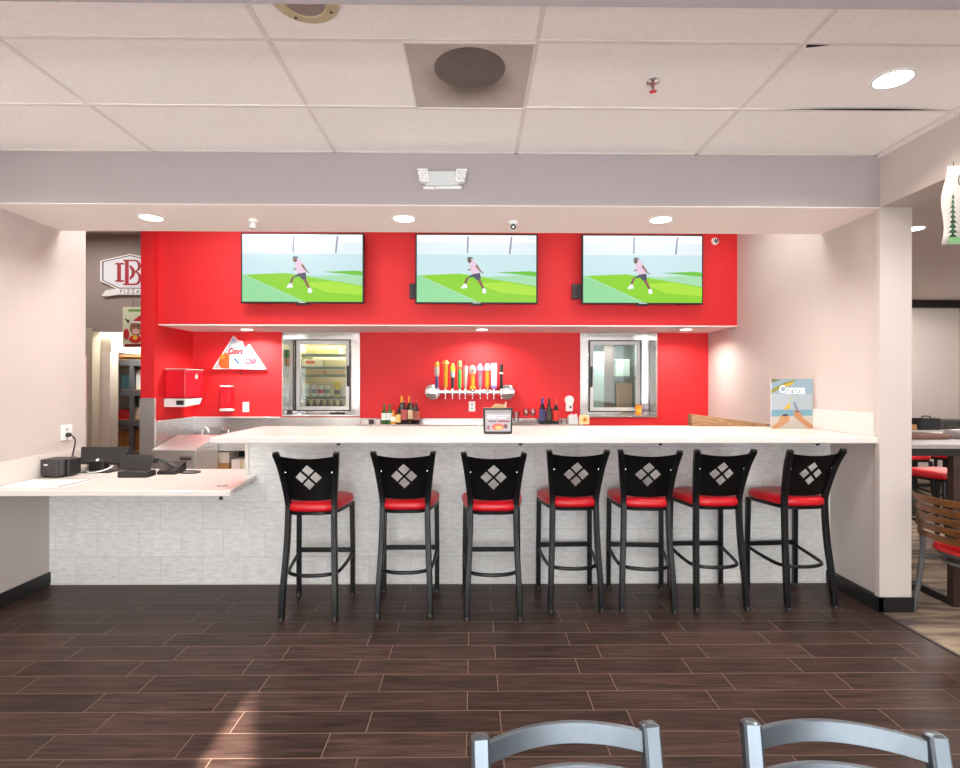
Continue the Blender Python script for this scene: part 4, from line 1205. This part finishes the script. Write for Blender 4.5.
# dark cups at the left end of the back bar
for px, l, c3 in ((372, 'small dark cup left of the green bottles', (80, 60, 60)), (377.5, 'small pale cup with dark inside left of the green bottles', (220, 214, 208))):
    b = MB(); b.lathe([(.028, 0), (.036, .05), (.034, .051)], col(c3, .5), seg=16); b.lathe([(.033, .046), (.001, .045)], M_DARK, seg=16, cap=False)
    tag(b.build('cup', loc=(bx(px), 6.34, 1.0925)), l, 'cup')

# ------------------------------------------------------------------ sink station at the left of the aisle
t = thing('ice_bin', 'stainless ice bin with a sloping lid beside the red partition', 'ice bin', (-3.06, 5.70, 0))
b = MB(); b.box(-.22, .22, 0, .5, .10, .868, M_GUARD); b.build('body', t, .004)
b = MB(); b.prism([(0, .869), (.02, .885), (.5, .985), (.5, .869)], 'x', -.22, .22, M_GUARD); b.build('lid', t, .003)
b = MB(); b.box(.06, .19, -.012, -.001, .765, .815, M_SS); b.box(.07, .18, -.016, -.012, .775, .792, M_DKPLA); b.build('handle', t, .003)
for x in (-.19, .19):
    for y in (.04, .46):
        b = MB(); b.lathe([(.02, 0), (.02, .10)], M_SS, (x, y, 0), 10); b.build('leg', t)
t = thing('bar_sink', 'stainless hand sink table with an open shelf below', 'sink', (-2.30, 6.22, 0))
b = MB(); b.box(-.97, .92, 0, .02, .80, .885, M_GUARD); b.box(-.97, .92, .02, .06, .872, .885, M_GUARD); b.box(-.97, .92, .27, .33, .872, .885, M_GUARD)
b.box(-.97, -.90, .06, .27, .872, .885, M_GUARD); b.box(-.40, .92, .06, .27, .872, .885, M_GUARD); b.build('top', t, .002)
b = MB(); b.box(-.90, -.89, .06, .27, .80, .872, M_GUARD); b.box(-.41, -.40, .06, .27, .80, .872, M_GUARD); b.box(-.89, -.41, .06, .07, .80, .872, M_GUARD); b.box(-.89, -.41, .26, .27, .80, .872, M_GUARD); b.box(-.89, -.41, .07, .26, .79, .80, M_GUARD); b.build('basin', t)
b = MB(); b.box(-.97, .92, .01, .33, .48, .50, M_SS); b.build('undershelf', t)
for x in (-.76, .0, .90):
    for y in (.02, .31):
        b = MB(); b.box(x - .018, x + .018, y - .018, y + .018, 0, .479, M_GUARD); b.box(x - .018, x + .018, y - .018, y + .018, .501, .788, M_GUARD); b.build('leg', t)
b = MB(); b.box(-.97, .92, .33, .338, .501, .80, M_DKPLA); b.build('back_panel', t)
for x, l, s_, m_ in ((-3.16, 'small white gooseneck faucet over the ice bin end of the sink', 1, M_WHTPLA), (-2.93, 'dark chrome gooseneck faucet on the sink near the counter', 1, M_CHROME)):
    b = MB(); b.lathe([(.022, 0), (.020, .03), (.012, .035)], m_, seg=12)
    b.tube(smooth_path([(0, 0, .03), (0, 0, .10), (.02, -.015, .145), (.07, -.04, .15), (.10, -.06, .12), (.10, -.062, .10)], 5), .011, m_, 10)
    b.tube([(-.02, 0, .02), (-.06, -.02, .03)], .008, m_, 8)
    tag(b.build('faucet', loc=(x, 6.50, .8855)), l, 'faucet', 'sink faucets')
for (x, y, w, h_, z, m_, l) in ((-2.86, 6.24, .25, .122, .661, col((196, 184, 172), .7), 'grey-beige box stacked upper on the sink undershelf'), (-2.86, 6.24, .25, .16, .5005, M_CARD, 'brown cardboard box under the grey-beige one on the undershelf'),
                                (-2.60, 6.24, .22, .20, .5005, col((226, 214, 206), .7), 'pale box right of the stacked boxes on the sink undershelf')):
    b = MB(); b.box(-w / 2, w / 2, 0, .26, 0, h_, m_); b.box(-.015, .015, -.001, .261, .0, h_ + .001, col((206, 180, 140), .6))
    tag(b.build('storage_box', None, .002, loc=(x, y, z)), l, 'box', 'boxes under the sink')

# ------------------------------------------------------------------ things on the bar counter
t = thing('napkin_dispenser', 'black tabletop napkin dispenser with printed face on the white counter', 'napkin dispenser', (0.176, 4.06, 1.1905))
b = MB(); b.prism([(-.102, 0), (.102, 0), (.108, .185), (-.108, .185)], 'y', -.055, .075, M_BLKPLA); b.build('housing', t, .008)
b = MB(); a = b.art((0, -.0555, .0), (1, 0, 0), (0, 0, 1))
a.poly([(-.090, .018), (.090, .018), (.094, .172), (-.094, .172)], col((170, 166, 170), .4))
a.poly([(-.094, .150), (.094, .150), (.094, .172), (-.094, .172)], col((150, 143, 138), .5))
a.disc(-.062, .122, .016, M_WHTPLA); a.disc(-.03, .122, .016, M_WHTPLA, layer=3); a.rect(-.01, .08, .128, .134, M_WHTPLA, 3); a.rect(-.01, .06, .112, .118, M_WHTPLA, 3)
a.rect(-.07, -.01, .086, .096, col((110, 84, 96), .5), 3); a.rect(.0, .085, .086, .096, col((150, 40, 56), .5), 3)
a.disc(.0, .05, .045, col((222, 110, 84), .5), .026, layer=4); a.disc(.005, .043, .026, col((244, 190, 120), .5), .014, layer=5); a.disc(.055, .055, .014, col((120, 60, 60), .5), .016, layer=4); a.disc(-.07, .045, .010, col((150, 96, 96), .5), .018, layer=4)
b.build('face_print', t)
b = MB(); b.prism([(-.05, .1855), (.055, .1855), (.05, .208), (.0, .214), (-.02, .212)], 'y', -.02, .03, col((206, 168, 120), .8)); b.prism([(.048, .1855), (.062, .1855), (.064, .235), (.054, .222)], 'y', -.005, .012, col((240, 206, 190), .8)); b.build('napkin', t)

t = thing('beach_standee', 'beach-scene advertising card standing on the counter by the right wall', 'advertising card', (2.594, 4.50, 1.1905))
b = MB(); b.box(-.17, .17, -.004, .004, 0, .405, M_WHTPLA); b.build('board', t)
b = MB(); b.prism([(.005, 0), (.09, 0), (.006, .26)], 'x', -.04, .04, M_WHTPLA); b.build('strut', t)
b = MB(); a = b.art((-.17, -.0042, 0), (1, 0, 0), (0, 0, 1))
w, h = .34, .405
def PP(pts, c, layer=None): a.poly([(u * w, (1 - v) * h) for u, v in pts], col(tuple(int(q * .76) for q in c), .5), layer)
PP([(0, 0), (1, 0), (1, .62), (0, .62)], (176, 206, 226), 1); PP([(0, .3), (1, .3), (1, .62), (0, .62)], (206, 220, 230), 2)
PP([(0, .62), (1, .62), (1, .78), (0, .78)], (136, 192, 212), 2); PP([(0, .76), (1, .74), (1, 1), (0, 1)], (236, 226, 212), 3)
PP([(0, .22), (.3, .08), (.62, .0), (.5, .07), (.2, .2), (0, .30)], (158, 160, 50), 3); PP([(0, 0), (.24, .02), (0, .08)], (126, 130, 60), 3); PP([(.3, .12), (.56, .04), (.5, .12), (.34, .16)], (250, 210, 60), 4)
a.text('Corona', .50 * w, .785 * h, .085, col((250, 250, 246), .5), sx=.80, bold=.0025); a.rect(.33 * w, .82 * w, .70 * h, .712 * h, col((236, 240, 244), .5), 5)
PP([(.30, .60), (.44, .47), (.46, .58), (.36, .62)], (250, 206, 50), 5); PP([(.52, .46), (.58, .46), (.66, .62), (.60, .66)], (150, 160, 190), 5); PP([(.44, .44), (.48, .36), (.53, .44)], (206, 226, 160), 5)
PP([(.02, .96), (.18, .86), (.22, .74), (.36, .70), (.44, .76), (.42, .86), (.32, .92), (.14, 1.0), (.02, 1.0)], (240, 176, 120), 6); PP([(.54, .66), (.64, .62), (.72, .70), (.76, .78), (1, .93), (1, 1.0), (.88, .985), (.60, .80), (.54, .74)], (232, 160, 112), 6)
PP([(.25, .73), (.32, .70), (.42, .72), (.38, .75), (.30, .755)], (70, 60, 90), 7); PP([(.58, .64), (.68, .645), (.66, .675), (.59, .67)], (80, 70, 100), 7)
b.build('print', t)
t = thing('wood_wedge', 'long brown wood-grain wedge tapering along the back of the counter', 'wooden board', (1.875, 4.80, 1.1905))
b = MB(); b.prism([(0, 0), (.70, 0), (.70, .012), (.0, .103)], 'y', -.05, .035, M_WEDGE); b.build('slab', t, .002)
b = MB()
for k in range(5): b.box(-.0015, .0, -.05, .035, .01 + k * .018, .013 + k * .018, M_DKWOOD)
b.build('end_grooves', t)

# ------------------------------------------------------------------ cash desk things
Z = .8462
t = thing('receipt_printer', 'charcoal receipt printer at the wall end of the low counter', 'printer', (-3.155, 4.25, Z))
b = MB(); b.rbox(-.085, .085, -.075, .10, .012, .135, M_DKPLA, .02); b.box(-.075, .075, -.06, .09, 0, .012, M_BLKPLA); b.build('body', t, .006)
b = MB(); b.rbox(.012, .070, -.10, -.03, .004, .128, M_DKPLA, .012); b.rbox(.072, .115, -.04, .09, .01, .13, M_BLKPLA, .012); b.build('paper_cover', t, .004)
b = MB(); a = b.art((-.035, -.0758, .095), (1, 0, 0), (0, 0, 1)); a.rect(-.014, .014, -.005, .005, M_WHTPLA); b.build('badge', t)
t = thing('touch_monitor', 'large black touch-screen register monitor seen from behind', 'monitor', (-3.0, 4.45, Z))
b = MB(); b.prism([(-.13, .045), (.19, .045), (.21, .20), (-.19, .20)], 'y', -.012, .012, M_BLKPLA)
b.xf(0, Matrix.Translation((0, 0, .05)) @ Matrix.Rotation(math.radians(-38), 4, 'X') @ Matrix.Translation((0, 0, -.03))); b.build('screen', t, .006)
b = MB(); b.box(-.12, .14, -.06, .10, 0, .012, M_DKPLA); b.box(-.05, .07, -.02, .05, .012, .09, M_BLKPLA); b.build('stand', t, .006)
b = MB(); a = b.art((0.02, .0, .11), (1, 0, 0), (0, .55, .8)); a.disc(0, 0, .013, M_WHTPLA); b.xf(0, Matrix.Translation((0, -.018, -.012))); b.build('badge', t)
b = MB(); b.tube(smooth_path([(-.17, .02, .012), (-.14, -.07, .010), (-.05, -.05, .008), (.03, -.09, .008), (.12, -.06, .03), (.14, -.02, .05)], 5), .005, M_WHTPLA, 8); b.build('cable', t)
t = thing('card_terminal', 'smaller black register screen right of the large monitor', 'monitor', (-2.55, 4.23, Z))
b = MB(); b.box(-.125, .115, -.008, .008, .0, .12, M_BLKPLA); b.xf(0, Matrix.Translation((0, -.02, .055)) @ Matrix.Rotation(math.radians(-30), 4, 'X')); b.build('screen', t, .006)
b = MB(); b.box(-.11, .115, -.06, .06, 0, .045, M_BLKPLA); b.build('base', t, .008)
b = MB(); b.box(-.09, .09, -.0615, -.060, .018, .024, M_DKPLA); b.build('drawer_line', t)
t = thing('desk_phone', 'black desk telephone with coiled handset cord on the low counter', 'telephone', (-2.375, 4.40, Z))
b = MB(); b.prism([(-.09, 0), (.10, 0), (.10, .03), (-.09, .10)], 'x', -.085, .085, M_BLKPLA); b.xf(0, Matrix.Rotation(PI, 4, 'Z')); b.build('body', t, .006)
b = MB(); o_ = b.tube(smooth_path([(-.13, -.05, .10), (-.115, -.045, .135), (-.05, -.03, .115), (.03, -.01, .06), (.055, 0, .02)], 5), [.02] * 21, M_DKPLA, 10); b.build('handset', t)
b = MB(); b.tube(smooth_path([(.06, -.01, .012), (.14, -.06, .008), (.24, -.05, .008), (.26, .02, .008), (.18, .06, .008), (.08, .05, .010)], 6), .007, M_DKPLA, 8); b.build('cord', t)
t.scale = (.82, .9, .85)
t = thing('power_cord', 'black power cord dropping from the wall outlet to the low counter', 'cord')
b = MB(); b.tube(smooth_path([(LW + .05, 4.481, 1.13), (LW + .08, 4.475, 1.09), (-3.17, 4.42, .97), (-3.165, 4.39, .88), (-3.16, 4.37, .855)], 6), .006, M_BLKPLA, 8); tag(b.build('power_cord'), 'black power cord dropping from the wall outlet to the low counter', 'cord')
bpy.data.objects.remove(t)
t = thing('menu_sheet', 'white paper sheet with a red edge lying on the low counter', 'paper', (-2.96, 3.93, Z), .0)
b = MB(); b.box(-.26, .20, -.14, .16, 0, .002, M_WHTPLA); b.build('sheet', t)
b = MB(); a = b.art((0, 0, .0022), (1, 0, 0), (0, 1, 0))
a.line(.15, -.135, .165, .155, .022, col((190, 40, 60), .6))
for k in range(5): a.line(-.22 + k * .04, -.08, -.10 + k * .04, .11, .004, col((176, 186, 196), .6), 1)
b.build('print', t)
b = MB(); b.rbox(-.035, .035, -.012, .012, 0, .004, col((110, 104, 112), .5), .01); b.box(-.02, .02, -.004, .004, .004, .005, M_WHTPLA)
tag(b.build('counter_sticker', loc=(-1.73, 3.84, Z)), 'small grey sticker near the corner of the low counter', 'sticker')

# ------------------------------------------------------------------ storeroom behind the passage
t = thing('pizza_sign', 'white hexagonal pizza sign with red monogram on the grey passage wall', 'sign', (-4.285, 6.985, 2.93))
b = MB()
hexo = [(-.50, -.12), (-.50, .17), (0, .27), (.50, .17), (.50, -.12), (.2, -.24), (-.2, -.24)]
b.prism(hexo, 'y', -.015, .014, M_WHTPLA)
b.prism([(-.47, -.33), (-.40, -.25), (-.20, -.225), (.20, -.225), (.40, -.25), (.47, -.33), (.35, -.335), (.2, -.31), (-.2, -.31), (-.35, -.335)], 'y', -.024, -.0155, M_WHTPLA)
b.build('board', t)
b = MB(); a = b.art((0, -.0155, 0), (1, 0, 0), (0, 0, 1))
NAVY = col((52, 50, 64), .5)
def sc(k): return [(x * k, y * k + .0) for x, y in hexo]
a.poly(sc(.93), NAVY, 1); a.poly(sc(.885), col((226, 226, 232), .5), 2)
REDB = col((160, 24, 40), .5)
def DD(x0, z0, hh, ww, m):
    a.k = 3
    n = 12; o1 = [(x0, z0), (x0 + ww * .45, z0)] + [(x0 + ww * .45 + ww * .55 * math.sin(PI * k / n), z0 + hh / 2 - hh / 2 * math.cos(PI * k / n)) for k in range(1, n)] + [(x0 + ww * .45, z0 + hh), (x0, z0 + hh)]
    return o1
# monogram: D and B interlocked
WH = col((226, 226, 232), .5)
def bowl(cx, cz, rx, rz, tx, tz, m, lay, n=18):
    for k in range(n):
        a0 = -PI / 2 + PI * k / n; a1 = -PI / 2 + PI * (k + 1) / n
        a.poly([(cx + (rx - tx) * math.cos(a0), cz + (rz - tz) * math.sin(a0)), (cx + rx * math.cos(a0), cz + rz * math.sin(a0)),
                (cx + rx * math.cos(a1), cz + rz * math.sin(a1)), (cx + (rx - tx) * math.cos(a1), cz + (rz - tz) * math.sin(a1))], m, lay)
a.rect(-.215, -.15, -.125, .135, REDB, 4); a.rect(-.245, -.12, .115, .14, REDB, 5); a.rect(-.245, -.12, -.13, -.105, REDB, 5)
bowl(-.14, .005, .225, .135, .06, .022, REDB, 4)
a.rect(-.098, -.008, -.185, .195, WH, 5)
a.rect(-.086, -.020, -.175, .185, REDB, 6); a.rect(-.115, .09, .163, .185, REDB, 7); a.rect(-.115, .09, -.175, -.152, REDB, 7); a.rect(.03, .09, .0, .022, REDB, 7)
bowl(.08, .097, .10, .088, .05, .022, REDB, 6); bowl(.08, -.076, .11, .099, .05, .022, REDB, 6)
a.k = 15
a.text('P I Z Z A', .0, -.268, .085, NAVY)
b.build('print', t)
t.scale = (.745, 1, .88)
t = thing('animal_poster', 'small green poster of a brown cow in a red hat by the passage', 'poster', (-4.13, 6.93, 2.0))
b = MB(); b.box(-.22, .22, -.004, .004, 0, .50, col((214, 220, 190), .6)); b.build('sheet', t)
b = MB(); a = b.art((0, -.0045, 0), (1, 0, 0), (0, 0, 1))
a.rect(-.15, .18, .44, .47, col((110, 160, 90), .6)); a.disc(-.05, .24, .085, col((150, 104, 80), .6), .10); a.disc(-.055, .195, .045, col((226, 190, 176), .6), .035)
a.poly([(-.15, .29), (-.20, .36), (-.13, .33)], col((70, 50, 40), .6)); a.poly([(-.10, .32), (.04, .43), (.07, .30)], col((190, 30, 36), .6)); a.line(-.11, .315, .07, .30, .025, M_WHTPLA)
a.disc(-.085, .26, .01, M_DARK); a.disc(-.02, .26, .01, M_DARK, layer=7); a.rect(-.19, .19, .0, .04, col((130, 30, 34), .6)); a.disc(-.06, .10, .08, col((206, 36, 40), .6), .05); a.disc(-.06, .12, .03, col((246, 206, 60), .6)); a.disc(-.17, .16, .035, col((190, 40, 40), .6), .07)
b.build('print', t)
b = MB(); b.tube([(-.1, .0, .5), (-.1, .03, .60)], .003, M_BLKPLA, 6); b.build('tape', t)
t = thing('white_cabinet', 'white wall cabinet hanging over the storeroom shelf', 'cabinet', (-4.35, 7.45, 1.93))
b = MB(); b.box(-.42, .6, 0, .3, 0, .75, M_CREAM); b.build('body', t, .003)
b = MB(); b.box(-.40, -.18, -.016, -.001, .02, .73, M_WHTPLA); b.build('door', t, .003)
b = MB(); b.box(-.17, .58, -.016, -.001, .02, .73, M_WHTPLA); b.build('door', t, .003)
b = MB(); b.box(-.42, .6, 0, .3, -.03, -.0005, M_CARD); b.build('bottom_rail', t)
t = thing('tall_cabinet', 'tall shallow cream cabinet just inside the storeroom doorway', 'cabinet', (-4.98, 7.16, 0))
b = MB(); b.box(-.4, .34, 0, .14, 0, 2.2, M_CREAM); b.build('body', t, .003)
b = MB(); b.box(-.38, .335, -.016, -.001, .1, 1.95, mat('pale_door', (232, 222, 214), .5)); b.build('door', t, .003)
t = thing('storage_shelf', 'grey steel storage shelving seen through the passage', 'shelf', (-4.27, 7.45, 0))
for x in (-.53, -.28, .5):
    for y in (.0, .42):
        b = MB(); b.box(x - .028, x + .028, y - .02, y + .02, 0, 1.88, M_STEELG); b.build('post', t)
SZ = (.60, 1.02, 1.42, 1.82)
for z in SZ:
    b = MB(); b.box(-.55, .53, -.022, .44, z - .035, z + .04, M_STEELG); b.box(-.53, .51, -.018, .43, z + .0405, z + .05, M_CARD); b.build('shelf', t)
for (x, w_, z, h_, c3, l) in ((-.36, .14, SZ[2], .2, (60, 100, 110), 'dark teal box on the upper storeroom shelf'), (-.08, .30, SZ[2], .26, (230, 232, 228), 'white carton on the upper storeroom shelf'),
                              (-.40, .16, SZ[1], .13, (206, 40, 46), 'red box on the middle storeroom shelf'), (-.10, .36, SZ[1], .16, (234, 226, 214), 'white bag on the middle storeroom shelf'),
                              (-.38, .22, SZ[0], .27, (184, 130, 74), 'left brown carton on the low storeroom shelf'), (-.08, .34, SZ[0], .29, (172, 118, 66), 'right brown carton on the low storeroom shelf')):
    t = thing('storage_carton', l, 'carton', (-4.3 + x, 7.50, z + .0505), 0, 'cartons on the storeroom shelves')
    b = MB(); b.box(-w_ / 2, w_ / 2, 0, .3, 0, h_, col(c3, .75)); b.build('box', t, .012 if 'bag' in l else .002)
    b = MB(); b.box(-.02, .02, -.001, .301, h_ * .0, h_ + .001, col(tuple(max(0, v - 14) for v in c3), .6)); b.build('tape', t)

# ------------------------------------------------------------------ dining room beyond the column
def make_slat_chair():
    t = thing('slat_back_chair', 'grey metal chair with curved wooden slat back and red seat by the column', 'chair')
    M_GM = mat('graphite_metal', (96, 98, 100), .4, .6)
    for sx in (-1, 1):
        b = MB(); b.tube(smooth_path([(.20 * sx, -.265, 0), (.20 * sx, -.215, .22), (.20 * sx, -.19, .45), (.20 * sx, -.215, .64), (.20 * sx, -.262, .79)], 5), .0165, M_GM, 10); b.build('leg', t)
        b = MB(); b.tube([(.19 * sx, .20, 0), (.185 * sx, .19, .44)], .014, M_GM, 10); b.build('leg', t)
    for k in range(5):
        z = .555 + k * .0615; y0 = -.195 - max(0, z - .45) * .19
        b = MB(); n = 14; vs = []; fs = []
        for q in range(n + 1):
            u = -1 + 2 * q / n; x = .222 * u; y = y0 - .055 * (1 - u * u) + .012
            for (yy, zz) in ((y - .007, z - .022), (y + .007, z - .022), (y + .004, z + .022), (y - .010, z + .022)): vs.append((x, yy, zz))
        for q in range(n):
            for w in range(4): fs.append((q * 4 + w, q * 4 + (w + 1) % 4, q * 4 + 4 + (w + 1) % 4, q * 4 + 4 + w))
        fs += [(0, 1, 2, 3), (n * 4 + 3, n * 4 + 2, n * 4 + 1, n * 4)]
        b.add(vs, fs, M_WSLAT, True); b.build('slat', t, .002, angle=30)
    b = MB(); cushion(b, rounded_outline(.19, .215, -.19, .225), .02, [(.94, .445), (1, .455), (1, .475), (.95, .49), (.7, .497), (.3, .50)], M_REDVIN); b.build('seat', t, angle=60)
    b = MB(); cushion(b, rounded_outline(.185, .205, -.18, .215), .02, [(.93, .425), (.96, .4445)], M_GM); b.build('seat_frame', t)
    b = MB(); ring = [(.17 * math.cos(2 * PI * k / 28), .005 + .175 * math.sin(2 * PI * k / 28), .385) for k in range(28)]
    b.tube(ring, .010, M_GM, 8, closed=True)
    for sx in (-1, 1): b.tube([(.15 * sx, -.10, .385), (.197 * sx, -.195, .39)], .009, M_GM, 8); b.tube([(.15 * sx, .10, .385), (.186 * sx, .19, .39)], .009, M_GM, 8)
    b.build('ring_stretcher', t)
    return t


sc_ = make_slat_chair(); sc_.location = (3.275, 3.575, 0); sc_.rotation_euler = (0, 0, -PI / 2 + .06)
t = thing('high_table', 'grey-topped high table with black edge behind the column', 'table', (3.9, 4.25, 0))
b = MB(); b.box(-.88, .75, -.44, .40, 1.105, 1.135, mat('grey_laminate', (150, 140, 138), .4)); b.build('tabletop', t, .003)
b = MB(); b.box(-.87, .74, -.43, .39, 1.055, 1.1045, M_BLKPLA); b.build('apron', t)
for x, y in ((-.53, -.395), (.68, -.395), (-.54, .34), (.68, .34)):
    b = MB(); b.box(x - .026, x + .026, y - .026, y + .026, 0, 1.0545, M_DKWOOD); b.build('leg', t)
b = MB(); b.box(-.88, -.55, -.12, -.08, .0, .05, M_BLKPLA); b.box(-.55, -.51, -.368, .313, .0, .05, M_BLKPLA); b.build('foot_rail', t)
t = thing('folded_jacket', 'brown folded jacket lying on the grey high table', 'jacket', (3.42, 4.28, 1.1355))
b = MB(); cushion(b, rounded_outline(.24, .24, -.12, .12), 0, [(.96, 0), (1, .01), (1, .024), (.94, .033), (.7, .038), (.3, .040)], mat('brown_cloth', (112, 84, 70), .9, var=.15, bump=.4, bscale=30)); b.build('cloth', t, angle=60)
t = thing('clear_bag', 'grey plastic bag beside the brown jacket on the high table', 'bag', (3.86, 4.25, 1.1355))
b = MB(); cushion(b, rounded_outline(.17, .17, -.13, .13), 0, [(.95, 0), (1, .015), (.97, .045), (.8, .062), (.4, .070)], mat('grey_film', (160, 152, 156), .25, var=.3, scale=9, bump=.5, bscale=24)); b.build('film', t, angle=60)
t = thing('white_table', 'white-topped table against the dining room far wall', 'table', (6.8, 8.0, 0))
b = MB(); b.box(-1.1, 1.3, -.5, .9, .86, .90, M_QUARTZ); b.build('tabletop', t, .004)
for x in (-1.0, 1.2):
    for y in (-.42, .8):
        b = MB(); b.box(x - .03, x + .03, y - .03, y + .03, 0, .8595, M_DKWOOD); b.build('leg', t)
t = thing('cooler_bag', 'black bag with a handle standing on the white table', 'bag', (6.58, 8.0, .9005))
b = MB(); b.rbox(-.15, .15, -.1, .1, 0, .165, mat('black_nylon', (34, 34, 38), .7, bump=.2), .03); b.build('body', t, .012)
b = MB(); b.tube(smooth_path([(-.06, 0, .165), (-.05, 0, .19), (.05, 0, .19), (.06, 0, .165)], 4), .008, M_BLKPLA, 8); b.build('handle', t)
t = thing('small_box', 'small brown box left of the black bag on the white table', 'box', (6.36, 8.0, .9005))
b = MB(); b.box(-.05, .05, -.05, .05, 0, .075, M_CARD); b.build('box', t, .003)
t = thing('dark_bag', 'dark olive bag right of the black one on the white table', 'bag', (6.95, 8.1, .9005))
b = MB(); b.rbox(-.19, .25, -.1, .1, 0, .14, mat('olive_nylon', (66, 60, 54), .7, bump=.2), .03); b.build('body', t, .02)
b = MB(); b.tube(smooth_path([(-.1, -.105, .03), (-.08, -.108, .09), (.1, -.108, .09), (.12, -.105, .03)], 4), .006, M_BLKPLA, 8); b.build('strap', t)
DG = 'red-seated stools in the dining room'
for (x, y, r, l) in ((4.30, 5.05, .15, 'red-seated black stool just beyond the grey high table'), (5.0, 6.35, -.1, 'red-seated black stool farther back, left in the dining room'),
                     (5.55, 6.45, .1, 'red-seated black stool beside the far left one in the dining room'), (6.25, 7.0, .3, 'red-seated black stool farthest right in the dining room')):
    # low-backed stools: same seat and legs, without the tall backrest
    c = thing('counter_stool', l, 'bar stool', (x, y, 0), r, DG)
    for ch in list(stool.children):
        if ch.name.split('.')[0] in ('backrest', 'screw'): continue
        if ch.name.split('.')[0] == 'leg' and max(v.co.z for v in ch.data.vertices) > 1: continue
        k_ = ch.copy(); COL.objects.link(k_); k_.parent = c
    for sx in (-1, 1):
        b = MB(); b.tube([(p[0] * sx, p[1], p[2]) for p in POST[:4]] + [(.15 * sx, -.155, .69)], .0165, M_BLKMET, prof=SQ); b.build('leg', c)

# hanging poster under the side beam
t = thing('tree_poster', 'paper poster of pine trees hanging from the side beam', 'poster', (2.80, 2.98, 2.31))
b = MB()
def curl(u, v): return (u, .018 * math.sin(v * 9) - .01, v)
n = 8
L_ = [(-.245 - .02 * (1 - k / n) ** 2 + .012 * math.sin(k), .425 * k / n) for k in range(n + 1)]
vs = []; fs = []
for k in range(n + 1):
    lx, z = L_[k]
    for q in range(5): vs.append((lx + (.34 - lx) * q / 4, .010 * math.sin(z * 8 + q), z))
for k in range(n):
    for q in range(4): fs.append((k * 5 + q, k * 5 + q + 1, k * 5 + 6 + q, k * 5 + 5 + q))
b.add(vs, fs, col((158, 152, 146), .85), True); sh = b.build('sheet', t); so = sh.modifiers.new('s', 'SOLIDIFY'); so.thickness = .002
b = MB(); a = b.art((0, -.013, 0), (1, 0, 0), (0, 0, 1))
random.seed(3)
for (cx, z0, hh, ww, c3) in ((-.215, .03, .24, .075, (40, 74, 50)), (-.12, .03, .30, .13, (96, 136, 70)), (.10, .02, .27, .15, (70, 110, 72)), (.24, .02, .22, .12, (90, 140, 84))):
    for k in range(9):
        f = k / 9; z = z0 + hh * f; w_ = ww * (1 - f) * .5 + .008
        for s_ in (-1, 1):
            j = random.uniform(.8, 1.15)
            a.poly([(cx, z + hh * .12), (cx + s_ * w_ * j, z - .008), (cx + s_ * w_ * .5, z + .006), (cx, z - .004)][::s_], col(c3, .8), 1 + (k % 3))
    a.rect(cx - .004, cx + .004, z0 - .01, z0 + hh * .5, col((90, 70, 56), .8), 1)
a.poly([(-.24, .0), (.3, .0), (.3, .03), (.1, .05), (-.24, .035)], col((110, 150, 104), .8), 5)
a.k = 6
a.text('ON', -.20, .345, .10, col((60, 54, 54), .8), align='LEFT', sx=.62, shear=.3)
b.build('print', t)
b = MB()
for x in (-.2, .1): b.tube([(x, 0, .42), (x, 0, .449)], .002, M_BLKPLA, 6)
b.build('string', t)
